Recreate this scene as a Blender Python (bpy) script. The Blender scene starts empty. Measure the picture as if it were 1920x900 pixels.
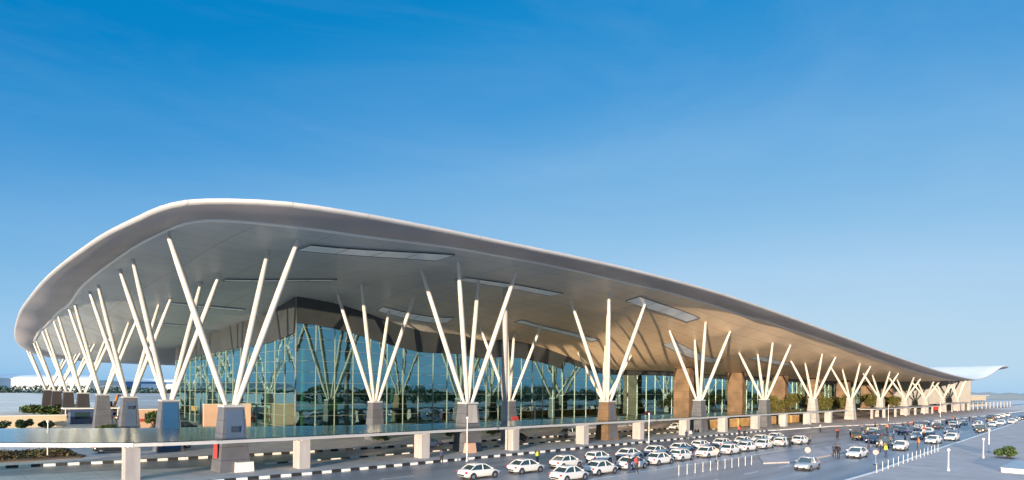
import bpy, bmesh, math, random
import numpy as np
from mathutils import Vector, Matrix
R = math.radians
random.seed(7)
SC = bpy.context.scene
COL = SC.collection

# ------------------------------------------------------------------ camera, sky, sun, exposure
# X runs along the front of the terminal, Y runs from the road into the building, the ground is Z = 0
cam = bpy.data.cameras.new('camera')
camo = bpy.data.objects.new('camera', cam); COL.objects.link(camo); SC.camera = camo
cam.sensor_width = 36; cam.lens = 36*1110/1920; cam.shift_y = 278/1920
cam.clip_start = 0.5; cam.clip_end = 20000
camo.matrix_world = (Matrix.Translation((-18.4, -57.8, 8.0)) @ Matrix.Rotation(-R(43.0), 4, 'Z')
                     @ Matrix.Rotation(R(90), 4, 'X') @ Matrix.Rotation(R(0.6), 4, 'Z'))

SUN_EL = R(3.0)
SUN_AZ = math.atan2(-0.90, -0.43)          # compass angle from +Y towards +X
world = bpy.data.worlds.new('World'); SC.world = world; world.use_nodes = True
wn = world.node_tree; wn.nodes.clear()
sky = wn.nodes.new('ShaderNodeTexSky'); sky.sky_type = 'NISHITA'; sky.sun_disc = False
sky.sun_elevation = SUN_EL; sky.sun_rotation = SUN_AZ
sky.altitude = 900; sky.air_density = 1.0; sky.dust_density = 0.0; sky.ozone_density = 3.0
# grade of the sky: its own brightness drives a ramp from added overhead fill through deep blue to the pale horizon
sp_ = wn.nodes.new('ShaderNodeSeparateColor'); ml = wn.nodes.new('ShaderNodeMath'); ml.operation = 'MULTIPLY'; ml.inputs[1].default_value = 0.15
rp = wn.nodes.new('ShaderNodeValToRGB')
def s2l(c): return tuple((v/255/12.92 if v < 10.3 else ((v/255+.055)/1.055)**2.4) for v in c)
RAMP = [(0.0, (205, 222, 242)), (.045, (190, 214, 240)), (.066, (60, 150, 212)), (.08, (4, 128, 198)), (.093, (8, 132, 201)), (.103, (30, 140, 207)), (.128, (72, 155, 217)), (.156, (109, 174, 225)), (.21, (140, 192, 232)), (.262, (168, 207, 239)), (.34, (184, 216, 238)), (.60, (226, 222, 208)), (1.0, (252, 222, 180))]
while len(rp.color_ramp.elements) < len(RAMP): rp.color_ramp.elements.new(.5)
for e, (p, c) in zip(rp.color_ramp.elements, RAMP): e.position = p
for e, (p, c) in zip(rp.color_ramp.elements, RAMP): e.color = (*s2l(c), 1)
gain = wn.nodes.new('ShaderNodeVectorMath'); gain.operation = 'SCALE'; gain.inputs['Scale'].default_value = 5.0
bg = wn.nodes.new('ShaderNodeBackground'); bg.inputs['Strength'].default_value = 0.10
wo = wn.nodes.new('ShaderNodeOutputWorld')
wn.links.new(sky.outputs[0], sp_.inputs[0]); wn.links.new(sp_.outputs[1], ml.inputs[0]); wn.links.new(ml.outputs[0], rp.inputs[0])
# towards the setting sun, behind the camera, the sky is brighter than the ramp can hold
dv = wn.nodes.new('ShaderNodeMath'); dv.operation = 'DIVIDE'; dv.inputs[1].default_value = 0.36
mxn = wn.nodes.new('ShaderNodeMath'); mxn.operation = 'MAXIMUM'; mxn.inputs[1].default_value = 1.0
pw = wn.nodes.new('ShaderNodeMath'); pw.operation = 'POWER'; pw.inputs[1].default_value = 1.6
g2 = wn.nodes.new('ShaderNodeVectorMath'); g2.operation = 'SCALE'
wn.links.new(ml.outputs[0], dv.inputs[0]); wn.links.new(dv.outputs[0], mxn.inputs[0]); wn.links.new(mxn.outputs[0], pw.inputs[0])
# added fill: sky overhead, above the frame, brightened to lift light on the ground
dz = wn.nodes.new('ShaderNodeMath'); dz.operation = 'DIVIDE'; dz.inputs[0].default_value = 0.064
mz = wn.nodes.new('ShaderNodeMath'); mz.operation = 'MAXIMUM'; mz.inputs[1].default_value = 1.0
pz = wn.nodes.new('ShaderNodeMath'); pz.operation = 'POWER'; pz.inputs[1].default_value = 2.0
mm_ = wn.nodes.new('ShaderNodeMath'); mm_.operation = 'MULTIPLY'
wn.links.new(ml.outputs[0], dz.inputs[1]); wn.links.new(dz.outputs[0], mz.inputs[0]); wn.links.new(mz.outputs[0], pz.inputs[0])
wn.links.new(pz.outputs[0], mm_.inputs[0]); wn.links.new(pw.outputs[0], mm_.inputs[1])
wn.links.new(mm_.outputs[0], g2.inputs['Scale']); # added overhead fill times the brightening towards the sun
tcw = wn.nodes.new('ShaderNodeTexCoord'); mpw = wn.nodes.new('ShaderNodeMapping'); mpw.inputs['Scale'].default_value = (.9, 2.6, 7.0); mpw.inputs['Rotation'].default_value = (R(12), R(-9), R(35))
nzw = wn.nodes.new('ShaderNodeTexNoise'); nzw.inputs['Scale'].default_value = 1.1; nzw.inputs['Detail'].default_value = 7; nzw.inputs['Roughness'].default_value = .6; nzw.inputs['Distortion'].default_value = .6
mrw = wn.nodes.new('ShaderNodeMapRange'); mrw.inputs[1].default_value = .44; mrw.inputs[2].default_value = .8; mrw.inputs[3].default_value = 0; mrw.inputs[4].default_value = .07
mxw = wn.nodes.new('ShaderNodeMixRGB'); mxw.inputs[2].default_value = (.80, .86, .92, 1)
wn.links.new(tcw.outputs['Generated'], mpw.inputs[0]); wn.links.new(mpw.outputs[0], nzw.inputs['Vector']); wn.links.new(nzw.outputs['Fac'], mrw.inputs[0])
wn.links.new(mrw.outputs[0], mxw.inputs[0]); wn.links.new(rp.outputs[0], mxw.inputs[1]); wn.links.new(mxw.outputs[0], gain.inputs[0]); wn.links.new(gain.outputs[0], g2.inputs[0])
wn.links.new(g2.outputs[0], bg.inputs['Color'])
wn.links.new(bg.outputs[0], wo.inputs['Surface'])

sl = bpy.data.lights.new('sun', 'SUN'); sl.energy = 5.0; sl.angle = R(0.5); sl.color = (1.0, 0.79, 0.56)
so = bpy.data.objects.new('sun', sl); COL.objects.link(so)
sd = Vector((math.sin(SUN_AZ)*math.cos(SUN_EL), math.cos(SUN_AZ)*math.cos(SUN_EL), math.sin(SUN_EL)))
so.rotation_euler = sd.to_track_quat('Z', 'Y').to_euler(); so.location = (-200, -100, 60)

SC.view_settings.view_transform = 'Standard'; SC.view_settings.look = 'None'
SC.view_settings.exposure = 1.0; SC.view_settings.gamma = 1.0
SC.view_settings.use_curve_mapping = False

# ------------------------------------------------------------------ helpers
def tag(o, label=None, cat=None, group=None, kind=None):
    if label: o['label'] = label
    if cat: o['category'] = cat
    if group: o['group'] = group
    if kind: o['kind'] = kind
    return o

def empty(name, loc=(0, 0, 0), rz=0.0):
    o = bpy.data.objects.new(name, None); COL.objects.link(o)
    o.location = loc; o.rotation_euler = (0, 0, rz); o.empty_display_size = 0.3
    return o

def copy_tree(o, parent=None):
    c = o.copy(); COL.objects.link(c)
    if parent: c.parent = parent
    for ch in o.children: copy_tree(ch, c)
    return c

class MB:
    def __init__(s): s.v = []; s.f = []; s.m = []; s.sm = []
    def add(s, vs, fs, mi=0, smooth=False):
        n = len(s.v); s.v += [tuple(p) for p in vs]
        for f in fs: s.f.append(tuple(i+n for i in f)); s.m.append(mi); s.sm.append(smooth)
    def box(s, c, d, mi=0, rz=0.0, top=(1, 1)):
        x, y, z = d[0]/2, d[1]/2, d[2]/2; tx, ty = top
        vs = [(-x, -y, -z), (x, -y, -z), (x, y, -z), (-x, y, -z), (-x*tx, -y*ty, z), (x*tx, -y*ty, z), (x*tx, y*ty, z), (-x*tx, y*ty, z)]
        co, si = math.cos(rz), math.sin(rz)
        vs = [(c[0]+a*co-b*si, c[1]+a*si+b*co, c[2]+e) for a, b, e in vs]
        s.add(vs, [(0, 3, 2, 1), (4, 5, 6, 7), (0, 1, 5, 4), (1, 2, 6, 5), (2, 3, 7, 6), (3, 0, 4, 7)], mi)
    def tube(s, pts, rads, n=10, mi=0, cap=True):
        pts = [Vector(p) for p in pts]; rings = []
        for i, p in enumerate(pts):
            t = (pts[min(i+1, len(pts)-1)]-pts[max(i-1, 0)]).normalized()
            a = Vector((0, 0, 1)) if abs(t.z) < .9 else Vector((1, 0, 0))
            u = t.cross(a).normalized(); w = t.cross(u)
            rings.append([p+(u*math.cos(6.28318*k/n)+w*math.sin(6.28318*k/n))*rads[i] for k in range(n)])
        vs = [q for r in rings for q in r]; fs = []
        for i in range(len(pts)-1):
            for k in range(n):
                fs.append((i*n+k, i*n+(k+1) % n, (i+1)*n+(k+1) % n, (i+1)*n+k))
        s.add(vs, fs, mi, True)
        if cap:
            s.add(rings[0], [tuple(range(n))], mi); s.add(rings[-1], [tuple(reversed(range(n)))], mi)
    def prism(s, poly, z0, z1, mi=0):
        n = len(poly)
        vs = [(x, y, z0) for x, y in poly]+[(x, y, z1) for x, y in poly]
        s.add(vs, [tuple(reversed(range(n))), tuple(range(n, 2*n))]+[(i, (i+1) % n, n+(i+1) % n, n+i) for i in range(n)], mi)
    def sheet(s, poly, z, mi=0):
        s.add([(x, y, z) for x, y in poly], [tuple(range(len(poly)))], mi)
    def leaves(s, c, r, n, size, rnd, mi=0, shell=0.35):
        for _ in range(n):
            while True:
                p = Vector((rnd.uniform(-1, 1), rnd.uniform(-1, 1), rnd.uniform(-1, 1)))
                if shell < p.length < 1: break
            q = Vector((c[0]+p.x*r[0], c[1]+p.y*r[1], c[2]+p.z*r[2]))
            a = Vector((rnd.gauss(0, 1), rnd.gauss(0, 1), rnd.gauss(0, 1))).normalized()
            b = a.orthogonal().normalized()
            sz = size*rnd.uniform(.6, 1.3); a = a*sz; b = b*sz*.55
            s.add([q-a, q-b, q+a, q+b], [(0, 1, 2, 3)], mi)
    def build(s, name, mats, parent=None):
        me = bpy.data.meshes.new(name); me.from_pydata(s.v, [], s.f)
        if not isinstance(mats, (list, tuple)): mats = [mats]
        for m in mats: me.materials.append(m)
        me.polygons.foreach_set('material_index', s.m); me.polygons.foreach_set('use_smooth', s.sm)
        me.update()
        o = bpy.data.objects.new(name, me); COL.objects.link(o)
        if parent: o.parent = parent
        return o

def mat(name, col, rough=.6, metal=0.0, var=0.12, scale=3.0, bump=0.0, bscale=30.0, spec=.5, coat=0.0, col2=None, stretch=None):
    m = bpy.data.materials.new(name); m.use_nodes = True; nt = m.node_tree
    b = nt.nodes['Principled BSDF']
    b.inputs['Roughness'].default_value = rough; b.inputs['Metallic'].default_value = metal
    b.inputs['Specular IOR Level'].default_value = spec; b.inputs['Coat Weight'].default_value = coat
    tc = nt.nodes.new('ShaderNodeTexCoord'); mp = nt.nodes.new('ShaderNodeMapping')
    nt.links.new(tc.outputs['Object'], mp.inputs[0])
    if stretch: mp.inputs['Scale'].default_value = stretch
    nz = nt.nodes.new('ShaderNodeTexNoise'); nz.inputs['Scale'].default_value = scale; nz.inputs['Detail'].default_value = 6
    nt.links.new(mp.outputs[0], nz.inputs['Vector'])
    cr = nt.nodes.new('ShaderNodeValToRGB')
    c2 = col2 or tuple(min(1, c*(1+var)) for c in col)
    c1 = col if col2 else tuple(c*(1-var) for c in col)
    cr.color_ramp.elements[0].position = .3; cr.color_ramp.elements[1].position = .7
    cr.color_ramp.elements[0].color = (*c1, 1); cr.color_ramp.elements[1].color = (*c2, 1)
    nt.links.new(nz.outputs['Fac'], cr.inputs[0]); nt.links.new(cr.outputs[0], b.inputs['Base Color'])
    if bump:
        n2 = nt.nodes.new('ShaderNodeTexNoise'); n2.inputs['Scale'].default_value = bscale
        nt.links.new(mp.outputs[0], n2.inputs['Vector'])
        bp = nt.nodes.new('ShaderNodeBump'); bp.inputs['Strength'].default_value = bump; bp.inputs['Distance'].default_value = .05
        nt.links.new(n2.outputs['Fac'], bp.inputs['Height']); nt.links.new(bp.outputs[0], b.inputs['Normal'])
    return m

def grid_lines(m, sx, sy, width, dark):
    """joints between panels: darkens the base colour along a regular grid in object X / Y"""
    nt = m.node_tree; b = nt.nodes['Principled BSDF']
    src = b.inputs['Base Color'].links[0].from_socket
    tc = nt.nodes.new('ShaderNodeTexCoord'); sp = nt.nodes.new('ShaderNodeSeparateXYZ'); nt.links.new(tc.outputs['Object'], sp.inputs[0])
    outs = []
    for ax, st in ((0, sx), (1, sy)):
        if not st: continue
        d = nt.nodes.new('ShaderNodeMath'); d.operation = 'DIVIDE'; d.inputs[1].default_value = st; nt.links.new(sp.outputs[ax], d.inputs[0])
        f = nt.nodes.new('ShaderNodeMath'); f.operation = 'FRACT'; nt.links.new(d.outputs[0], f.inputs[0])
        l = nt.nodes.new('ShaderNodeMath'); l.operation = 'LESS_THAN'; l.inputs[1].default_value = width/st; nt.links.new(f.outputs[0], l.inputs[0])
        outs.append(l.outputs[0])
    fac = outs[0]
    if len(outs) == 2:
        mx = nt.nodes.new('ShaderNodeMath'); mx.operation = 'MAXIMUM'; nt.links.new(outs[0], mx.inputs[0]); nt.links.new(outs[1], mx.inputs[1]); fac = mx.outputs[0]
    mix = nt.nodes.new('ShaderNodeMixRGB'); mix.blend_type = 'MULTIPLY'; mix.inputs[2].default_value = (dark, dark, dark, 1)
    nt.links.new(fac, mix.inputs[0]); nt.links.new(src, mix.inputs[1]); nt.links.new(mix.outputs[0], b.inputs['Base Color'])
    return m

def glass(name, tint, ior=1.6, base=0.08, rough=.015, gcol=(.60, .93, .90, 1)):
    m = bpy.data.materials.new(name); m.use_nodes = True; nt = m.node_tree; nt.nodes.clear()
    o = nt.nodes.new('ShaderNodeOutputMaterial'); mx = nt.nodes.new('ShaderNodeMixShader')
    tr = nt.nodes.new('ShaderNodeBsdfTransparent'); tr.inputs[0].default_value = (*tint, 1)
    gl = nt.nodes.new('ShaderNodeBsdfGlossy'); gl.inputs['Roughness'].default_value = rough; gl.inputs['Color'].default_value = gcol
    fr = nt.nodes.new('ShaderNodeFresnel'); fr.inputs['IOR'].default_value = ior
    ad = nt.nodes.new('ShaderNodeMath'); ad.operation = 'ADD'; ad.use_clamp = True; ad.inputs[1].default_value = base
    tc = nt.nodes.new('ShaderNodeTexCoord'); nz = nt.nodes.new('ShaderNodeTexNoise'); nz.inputs['Scale'].default_value = .35
    bp = nt.nodes.new('ShaderNodeBump'); bp.inputs['Strength'].default_value = .05; bp.inputs['Distance'].default_value = .3
    nt.links.new(tc.outputs['Object'], nz.inputs['Vector']); nt.links.new(nz.outputs['Fac'], bp.inputs['Height']); nt.links.new(bp.outputs[0], gl.inputs['Normal'])
    nt.links.new(fr.outputs[0], ad.inputs[0]); nt.links.new(ad.outputs[0], mx.inputs[0])
    nt.links.new(tr.outputs[0], mx.inputs[1]); nt.links.new(gl.outputs[0], mx.inputs[2]); nt.links.new(mx.outputs[0], o.inputs['Surface'])
    return m

M = dict(
    ground=mat('ground_mat', (.42, .40, .37), .9, var=.25, scale=.02, bump=.2, bscale=4),
    asphalt=mat('asphalt_mat', (.285, .295, .315), .40, var=.32, scale=.5, bump=.12, bscale=25, spec=.7, stretch=(.06, 1, 1)),
    concrete=grid_lines(mat('paving_mat', (.62, .585, .56), .75, var=.13, scale=.5, bump=.15, bscale=12), 2.4, 2.4, .05, .72),
    apron=grid_lines(mat('apron_mat', (.70, .63, .54), .95, var=.12, scale=.08, bump=.1), 7.5, 7.5, .12, .75),
    pavegrey=grid_lines(mat('forecourt_mat', (.45, .39, .375), .8, var=.14, scale=.35, bump=.12, bscale=10), 3.0, 3.0, .05, .8),
    pavepink=grid_lines(mat('pavement_mat', (.62, .53, .48), .8, var=.14, scale=.6, bump=.12, bscale=10), 1.2, 1.2, .04, .75),
    paint_white=mat('white_paint_mat', (.74, .74, .72), .6, var=.12, scale=4),
    paint_black=mat('black_paint_mat', (.02, .02, .022), .6, var=.3, scale=4),
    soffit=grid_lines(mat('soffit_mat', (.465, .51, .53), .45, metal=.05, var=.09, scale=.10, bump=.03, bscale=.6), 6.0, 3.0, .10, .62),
    fascia=grid_lines(mat('fascia_mat', (.39, .355, .36), .5, metal=.0, var=.10, scale=.15), 3.0, 0, .05, .88),
    roofwhite=mat('roof_sheet_mat', (.78, .78, .78), .75, metal=.0, var=.05, scale=.2, spec=.15),
    trim=mat('white_trim_mat', (.78, .77, .74), .4, var=.04),
    legwhite=mat('column_paint_mat', (.57, .55, .51), .35, var=.04, scale=.6),
    stone=mat('grey_cladding_mat', (.105, .112, .135), .6, var=.18, scale=.7, bump=.15, bscale=3),
    rim_metal=grid_lines(mat('roof_rim_mat', (.44, .44, .45), .5, var=.07, scale=.3), 6.0, 0, .06, .6),
    endwall=grid_lines(mat('end_wall_mat', (.27, .27, .275), .6, var=.1, scale=.2), 0, 4.0, .12, .7),
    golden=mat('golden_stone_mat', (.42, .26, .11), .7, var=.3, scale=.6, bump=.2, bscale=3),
    darkstone=mat('dark_cladding_mat', (.036, .032, .036), .6, var=.2, scale=.7, bump=.15, bscale=3),
    bluepanel=mat('blue_panel_mat', (.025, .10, .23), .4, var=.12, scale=.4),
    steelpanel=mat('slate_panel_mat', (.075, .115, .19), .4, var=.12, scale=.4),
    darkpanel=mat('dark_panel_mat', (.03, .045, .075), .4, var=.2),
    redpanel=mat('red_panel_mat', (.38, .05, .05), .5, var=.15),
    mullion=mat('mullion_mat', (.27, .32, .28), .4, metal=.3, var=.1),
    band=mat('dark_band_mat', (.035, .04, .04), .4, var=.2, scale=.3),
    brown=mat('brown_stone_mat', (.15, .095, .055), .6, var=.35, scale=.45, bump=.3, bscale=2),
    bronze=mat('bronze_screen_mat', (.26, .17, .07), .45, metal=.2, var=.15),
    interior=mat('interior_wall_mat', (.10, .095, .085), .8, var=.2, scale=.2),
    floor=mat('hall_floor_mat', (.14, .13, .12), .3, var=.1, scale=.4),
    cream=mat('cream_panel_mat', (.58, .54, .34), .6, var=.15, scale=.3),
    peach=mat('peach_plaster_mat', (.54, .35, .25), .8, var=.06, scale=.5),
    tan=mat('tan_plaster_mat', (.58, .49, .36), .85, var=.10, scale=.4),
    pier=mat('pier_concrete_mat', (.37, .355, .36), .75, var=.2, scale=.9, bump=.1, stretch=(1, 1, .25)),
    beam=mat('canopy_steel_mat', (.43, .445, .47), .35, metal=.1, var=.06, scale=.4),
    skyl=mat('skylight_mat', (.84, .87, .90), .25, var=.05, scale=.2),
    dark=mat('dark_metal_mat', (.03, .03, .035), .45, var=.2),
    tyre=mat('tyre_mat', (.018, .018, .02), .8, var=.2),
    rim=mat('rim_mat', (.45, .45, .47), .3, metal=.8, var=.1),
    cwhite=mat('white_car_paint', (.63, .63, .63), .25, var=.03, coat=.6),
    csilver=mat('silver_car_paint', (.45, .47, .50), .28, metal=.5, var=.05, coat=.6),
    cblack=mat('black_car_paint', (.02, .022, .028), .2, var=.1, coat=.8),
    cblue=mat('blue_car_paint', (.05, .08, .17), .22, var=.1, coat=.8),
    cred=mat('red_car_paint', (.40, .035, .03), .25, var=.1, coat=.8),
    cbrown=mat('bronze_car_paint', (.12, .085, .05), .25, metal=.4, var=.1, coat=.6),
    cglass=mat('car_glass_mat', (.025, .05, .06), .06, var=.1, coat=.5),
    lamp=mat('headlight_mat', (.75, .78, .80), .1, var=.03),
    tail=mat('taillight_mat', (.45, .02, .015), .2, var=.1),
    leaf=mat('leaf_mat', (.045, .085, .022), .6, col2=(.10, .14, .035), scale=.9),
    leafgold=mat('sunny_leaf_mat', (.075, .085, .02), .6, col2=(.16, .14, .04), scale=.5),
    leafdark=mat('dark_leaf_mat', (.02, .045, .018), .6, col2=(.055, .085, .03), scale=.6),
    leafred=mat('red_groundcover_mat', (.13, .06, .03), .7, col2=(.10, .11, .03), scale=.35),
    bark=mat('bark_mat', (.11, .08, .055), .9, var=.3, scale=4),
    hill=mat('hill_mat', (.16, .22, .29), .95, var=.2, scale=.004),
    hangar=mat('hangar_sheet_mat', (.62, .66, .70), .5, var=.06, scale=.02),
    hangblue=mat('hangar_blue_mat', (.10, .20, .38), .5, var=.1, scale=.05),
    orange=mat('orange_paint_mat', (.60, .24, .05), .5, var=.15),
    skin=mat('skin_mat', (.22, .12, .075), .6, var=.05), hair=mat('hair_mat', (.012, .01, .009), .6, var=.2),
    tblack=mat('black_cloth_mat', (.018, .018, .022), .85, var=.25, scale=8), tnavy=mat('navy_cloth_mat', (.03, .04, .09), .85, var=.2, scale=8),
    twhite=mat('white_cloth_mat', (.62, .62, .62), .85, var=.08, scale=8), tred=mat('red_cloth_mat', (.38, .07, .05), .85, var=.15, scale=8),
    tyellow=mat('hi_vis_cloth_mat', (.60, .62, .08), .8, var=.1, scale=8), tgrey=mat('grey_cloth_mat', (.14, .14, .16), .85, var=.2, scale=8),
    torange=mat('orange_cloth_mat', (.55, .20, .07), .85, var=.15, scale=8), tblue=mat('blue_cloth_mat', (.12, .20, .38), .85, var=.15, scale=8),
    pinkdisc=mat('pink_sign_mat', (.62, .30, .25), .5, var=.05),
)
G_TERM = glass('terminal_glass', (.17, .38, .29), 1.75, .31)
G_CAN = glass('canopy_glass', (.74, .86, .85), 1.4, .10, .14, (.86, .93, .93, 1))

# ------------------------------------------------------------------ setting: ground, roads, kerbs
mb = MB(); n = 64
mb.sheet([(6000*math.cos(6.28318*i/n), 6000*math.sin(6.28318*i/n)) for i in range(n)], 0)
tag(mb.build('ground', M['ground']), kind='structure')
mb = MB(); mb.sheet([(-120, 18), (-15, 15.2), (6, 11.5), (18, 10.5), (44, 9.2), (110, 8.6), (900, 8.6), (900, 60), (18, 60), (2, 120), (-120, 120)], .005)
tag(mb.build('plaza', M['concrete']), kind='structure')
mb = MB(); mb.sheet([(-900, 120), (2, 120), (24, 130), (24, 900), (-900, 900)], .004)
tag(mb.build('apron', M['apron']), kind='structure')
mb = MB(); mb.sheet([(-120, -39.6), (48, -39.4), (64, -38.5), (86, -37.5), (102, -37), (137, -35.6), (204, -33), (900, -30), (900, 8.4), (110, 8.4), (44, 9), (18, 10.3), (6, 11.3), (-15, 15), (-120, 17.8)], .004)
tag(mb.build('road', M['asphalt']), kind='structure')
mb = MB(); mb.prism([(-60, 3.5), (-14, -1.5), (-6, -5.2), (4, -5.9), (100, -6.0), (100, 1.6), (12, 1.8), (2, 3.2), (-10, 7.0), (-60, 17)], 0, .12)
tag(mb.build('median', M['concrete']), kind='structure')
mb = MB(); mb.prism([(100.01, -6.0), (127, -8.9), (150, -14), (200, -17.5), (245, -19.5), (900, -20), (900, 1.6), (100.01, 1.6)], 0, .13)
tag(mb.build('pavement', M['pavepink']), kind='structure')
mb = MB(); mb.prism([(-40, -80), (900, -80), (900, -30.2), (204, -33.3), (137, -35.9), (102, -37.3), (86, -37.8), (64, -38.8), (48, -39.7), (-40, -40)], 0, .12)
tag(mb.build('pavement', M['pavegrey']), kind='structure')
mb = MB(); mb.prism([(46, -29.2), (52, -26), (66, -26.3), (84, -27.5), (82, -30.2), (64, -31), (50, -31)], 0, .14)
tag(mb.build('traffic_island', M['pavegrey']), kind='structure')

def kerb(path, seg=.95, w=.32, h=.24, z0=0.0):
    m = MB(); i = 0
    for (x0, y0), (x1, y1) in zip(path, path[1:]):
        L = math.hypot(x1-x0, y1-y0); k = max(1, round(L/seg)); a = math.atan2(y1-y0, x1-x0)
        for j in range(k):
            t = (j+.5)/k
            m.box((x0+(x1-x0)*t, y0+(y1-y0)*t, z0+h/2), (L/k-.012, w, h), i % 2, a); i += 1
    return tag(m.build('striped_kerb', [M['paint_white'], M['paint_black']]), kind='structure')
kerb([(-60, 16.6), (-15.2, 15.3), (-6, 13.4), (6.2, 11.6), (18, 10.6), (44, 9.35), (100, 8.8)])
kerb([(-60, 3.2), (-14.2, -1.8), (-6, -5.5), (4, -6.2), (100, -6.3)])
kerb([(4, 2.35), (12, 2.15), (98, 1.95)], seg=1.1)
def plain_kerb(path, z1=.15):
    m = MB()
    for (x0, y0), (x1, y1) in zip(path, path[1:]):
        L = math.hypot(x1-x0, y1-y0); m.box(((x0+x1)/2, (y0+y1)/2, z1/2), (L-.01, .28, z1), 0, math.atan2(y1-y0, x1-x0))
    return tag(m.build('kerb', M['paint_white']), kind='structure')
plain_kerb([(-40, -39.85), (48, -39.55), (64, -38.65), (86, -37.65), (102, -37.15), (137, -35.75), (204, -33.15), (400, -30.6)])
plain_kerb([(100, -6.2), (127, -8.75), (150, -13.85), (200, -17.35), (245, -19.35), (400, -19.8)], .17)
# painted lines on the road
mb = MB()
for u in range(-30, 200, 8): mb.box((u, -12.6, .0065), (3.4, .14, .003))
for u in range(-30, 120, 6): mb.box((u, 5.6, .0065), (2.6, .14, .003))
mb.box((90, -24.4, .0065), (260, .14, .003))
for u in range(30, 260, 8): mb.box((u, -31.6, .0065), (3.0, .14, .003))
tag(mb.build('road_marking', M['paint_white']), kind='structure')

# hills and far treeline
def ridge(name, pts, m):
    b = MB(); n = len(pts); vs = []
    for x, y, h in pts: vs += [(x, y, 0), (x, y, h), (x*1.25, y*1.25, 0)]
    fs = []
    for i in range(n-1): fs += [(3*i, 3*i+3, 3*i+4, 3*i+1), (3*i+1, 3*i+4, 3*i+5, 3*i+2)]
    b.add(vs, fs, 0, True)
    return tag(b.build(name, m), kind='structure')
rr = random.Random(3)
ridge('hills', [(-2300+70*i, 2600+18*i, 20+6*math.sin(i*.7)+4*math.sin(i*1.9+1)+rr.uniform(-2, 2)) for i in range(60)], M['hill'])
ridge('hills', [(1000+i*6, -130+13*i, 34*math.exp(-((i-5.5)/4.0)**2)+9+rr.uniform(-1.5, 1.5)) for i in range(24)], M['hill'])

# ------------------------------------------------------------------ the terminal: height fields of its roof
def tps_fit(P, lam=.5):
    P = np.array(P, float); X = P[:, :2]/100; Z = P[:, 2]; n = len(P)
    d = np.linalg.norm(X[:, None]-X[None], axis=2); K = np.where(d > 0, d*d*np.log(d+1e-12), 0)+lam*1e-3*np.eye(n)
    Q = np.c_[np.ones(n), X]; A = np.block([[K, Q], [Q.T, np.zeros((3, 3))]])
    w = np.linalg.solve(A, np.r_[Z, 0, 0, 0])
    def f(u, v):
        x = np.array([u, v])/100; r = np.linalg.norm(X-x, axis=1); k = np.where(r > 0, r*r*np.log(r+1e-12), 0)
        return float(k@w[:n]+w[n]+w[n+1:]@x)
    return f

OUT = [(-3.8, -11.0, 22.0), (-.3, -13.2, 22.05), (4.1, -13.9, 22.2), (11.9, -14, 22.5), (21.5, -14, 22.75), (32.7, -14, 23.0), (41.3, -14, 23.1), (51.8, -14, 23.05),
       (64.5, -14, 22.8), (80, -14, 22.1), (95, -14, 21.25), (111.7, -14, 20.2), (124.3, -14, 19.4), (140.8, -14, 18.3), (161, -14, 17.1), (184.9, -14, 15.8),
       (215, -14, 14.4), (240, -14, 13.6), (262, -14, 13.4), (280, -14, 14.6), (294.5, -14, 16.4), (308.6, -14, 18.6), (320, -14, 20.0), (330, -14, 20.6), (340, -13.4, 20.4), (347, -10, 19.9), (350, -3, 19.7),
       (351, 20, 19.6), (351, 60, 19.3), (349, 110, 18), (342, 145, 16), (326, 160, 15.2), (300, 166, 14.8), (250, 168, 13.5), (200, 168, 13.8), (150, 168, 14.6), (90, 168, 15.2), (40, 168, 15.3),
       (22, 167.5, 15.2), (11, 166, 15.3), (3, 163, 15.7), (-3, 158, 16.7), (-6.3, 150, 18.1), (-8.0, 140, 19.3), (-9, 125, 20.5), (-9.6, 108, 21.3), (-10.1, 90, 21.8), (-10.3, 65, 22),
       (-10.1, 34, 22), (-9.4, 17.4, 22), (-8.7, 7, 22), (-7.7, -1, 22), (-7.1, -5.1, 22), (-6, -8.4, 22)]
INNER = [(1.5, -9, 21.5), (9.4, -9, 21.8), (19, -9, 22.5), (30, -9, 22.8), (48, -9, 22.8), (60, -9, 22.7), (74, -9, 22.1), (91, -9, 21.4), (108, -9, 20.4), (126, -9, 19.3), (141, -9, 18.3),
         (165, -9, 16.6), (188, -9, 15.1), (215, -9, 13.9), (240, -9, 13.1), (262, -9, 12.9), (280, -9, 14.1), (295, -9, 15.9), (309, -9, 18), (321, -9, 19.5), (332, -9, 20.1), (344, -5, 19.4),
         (-3.1, -1.2, 22), (-3.4, 4.6, 22), (-4.5, 18.4, 21.8), (-5.7, 48.7, 21.8), (-6, 83.6, 21.7), (-5, 115, 20.2), (-3, 140, 18)]
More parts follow.
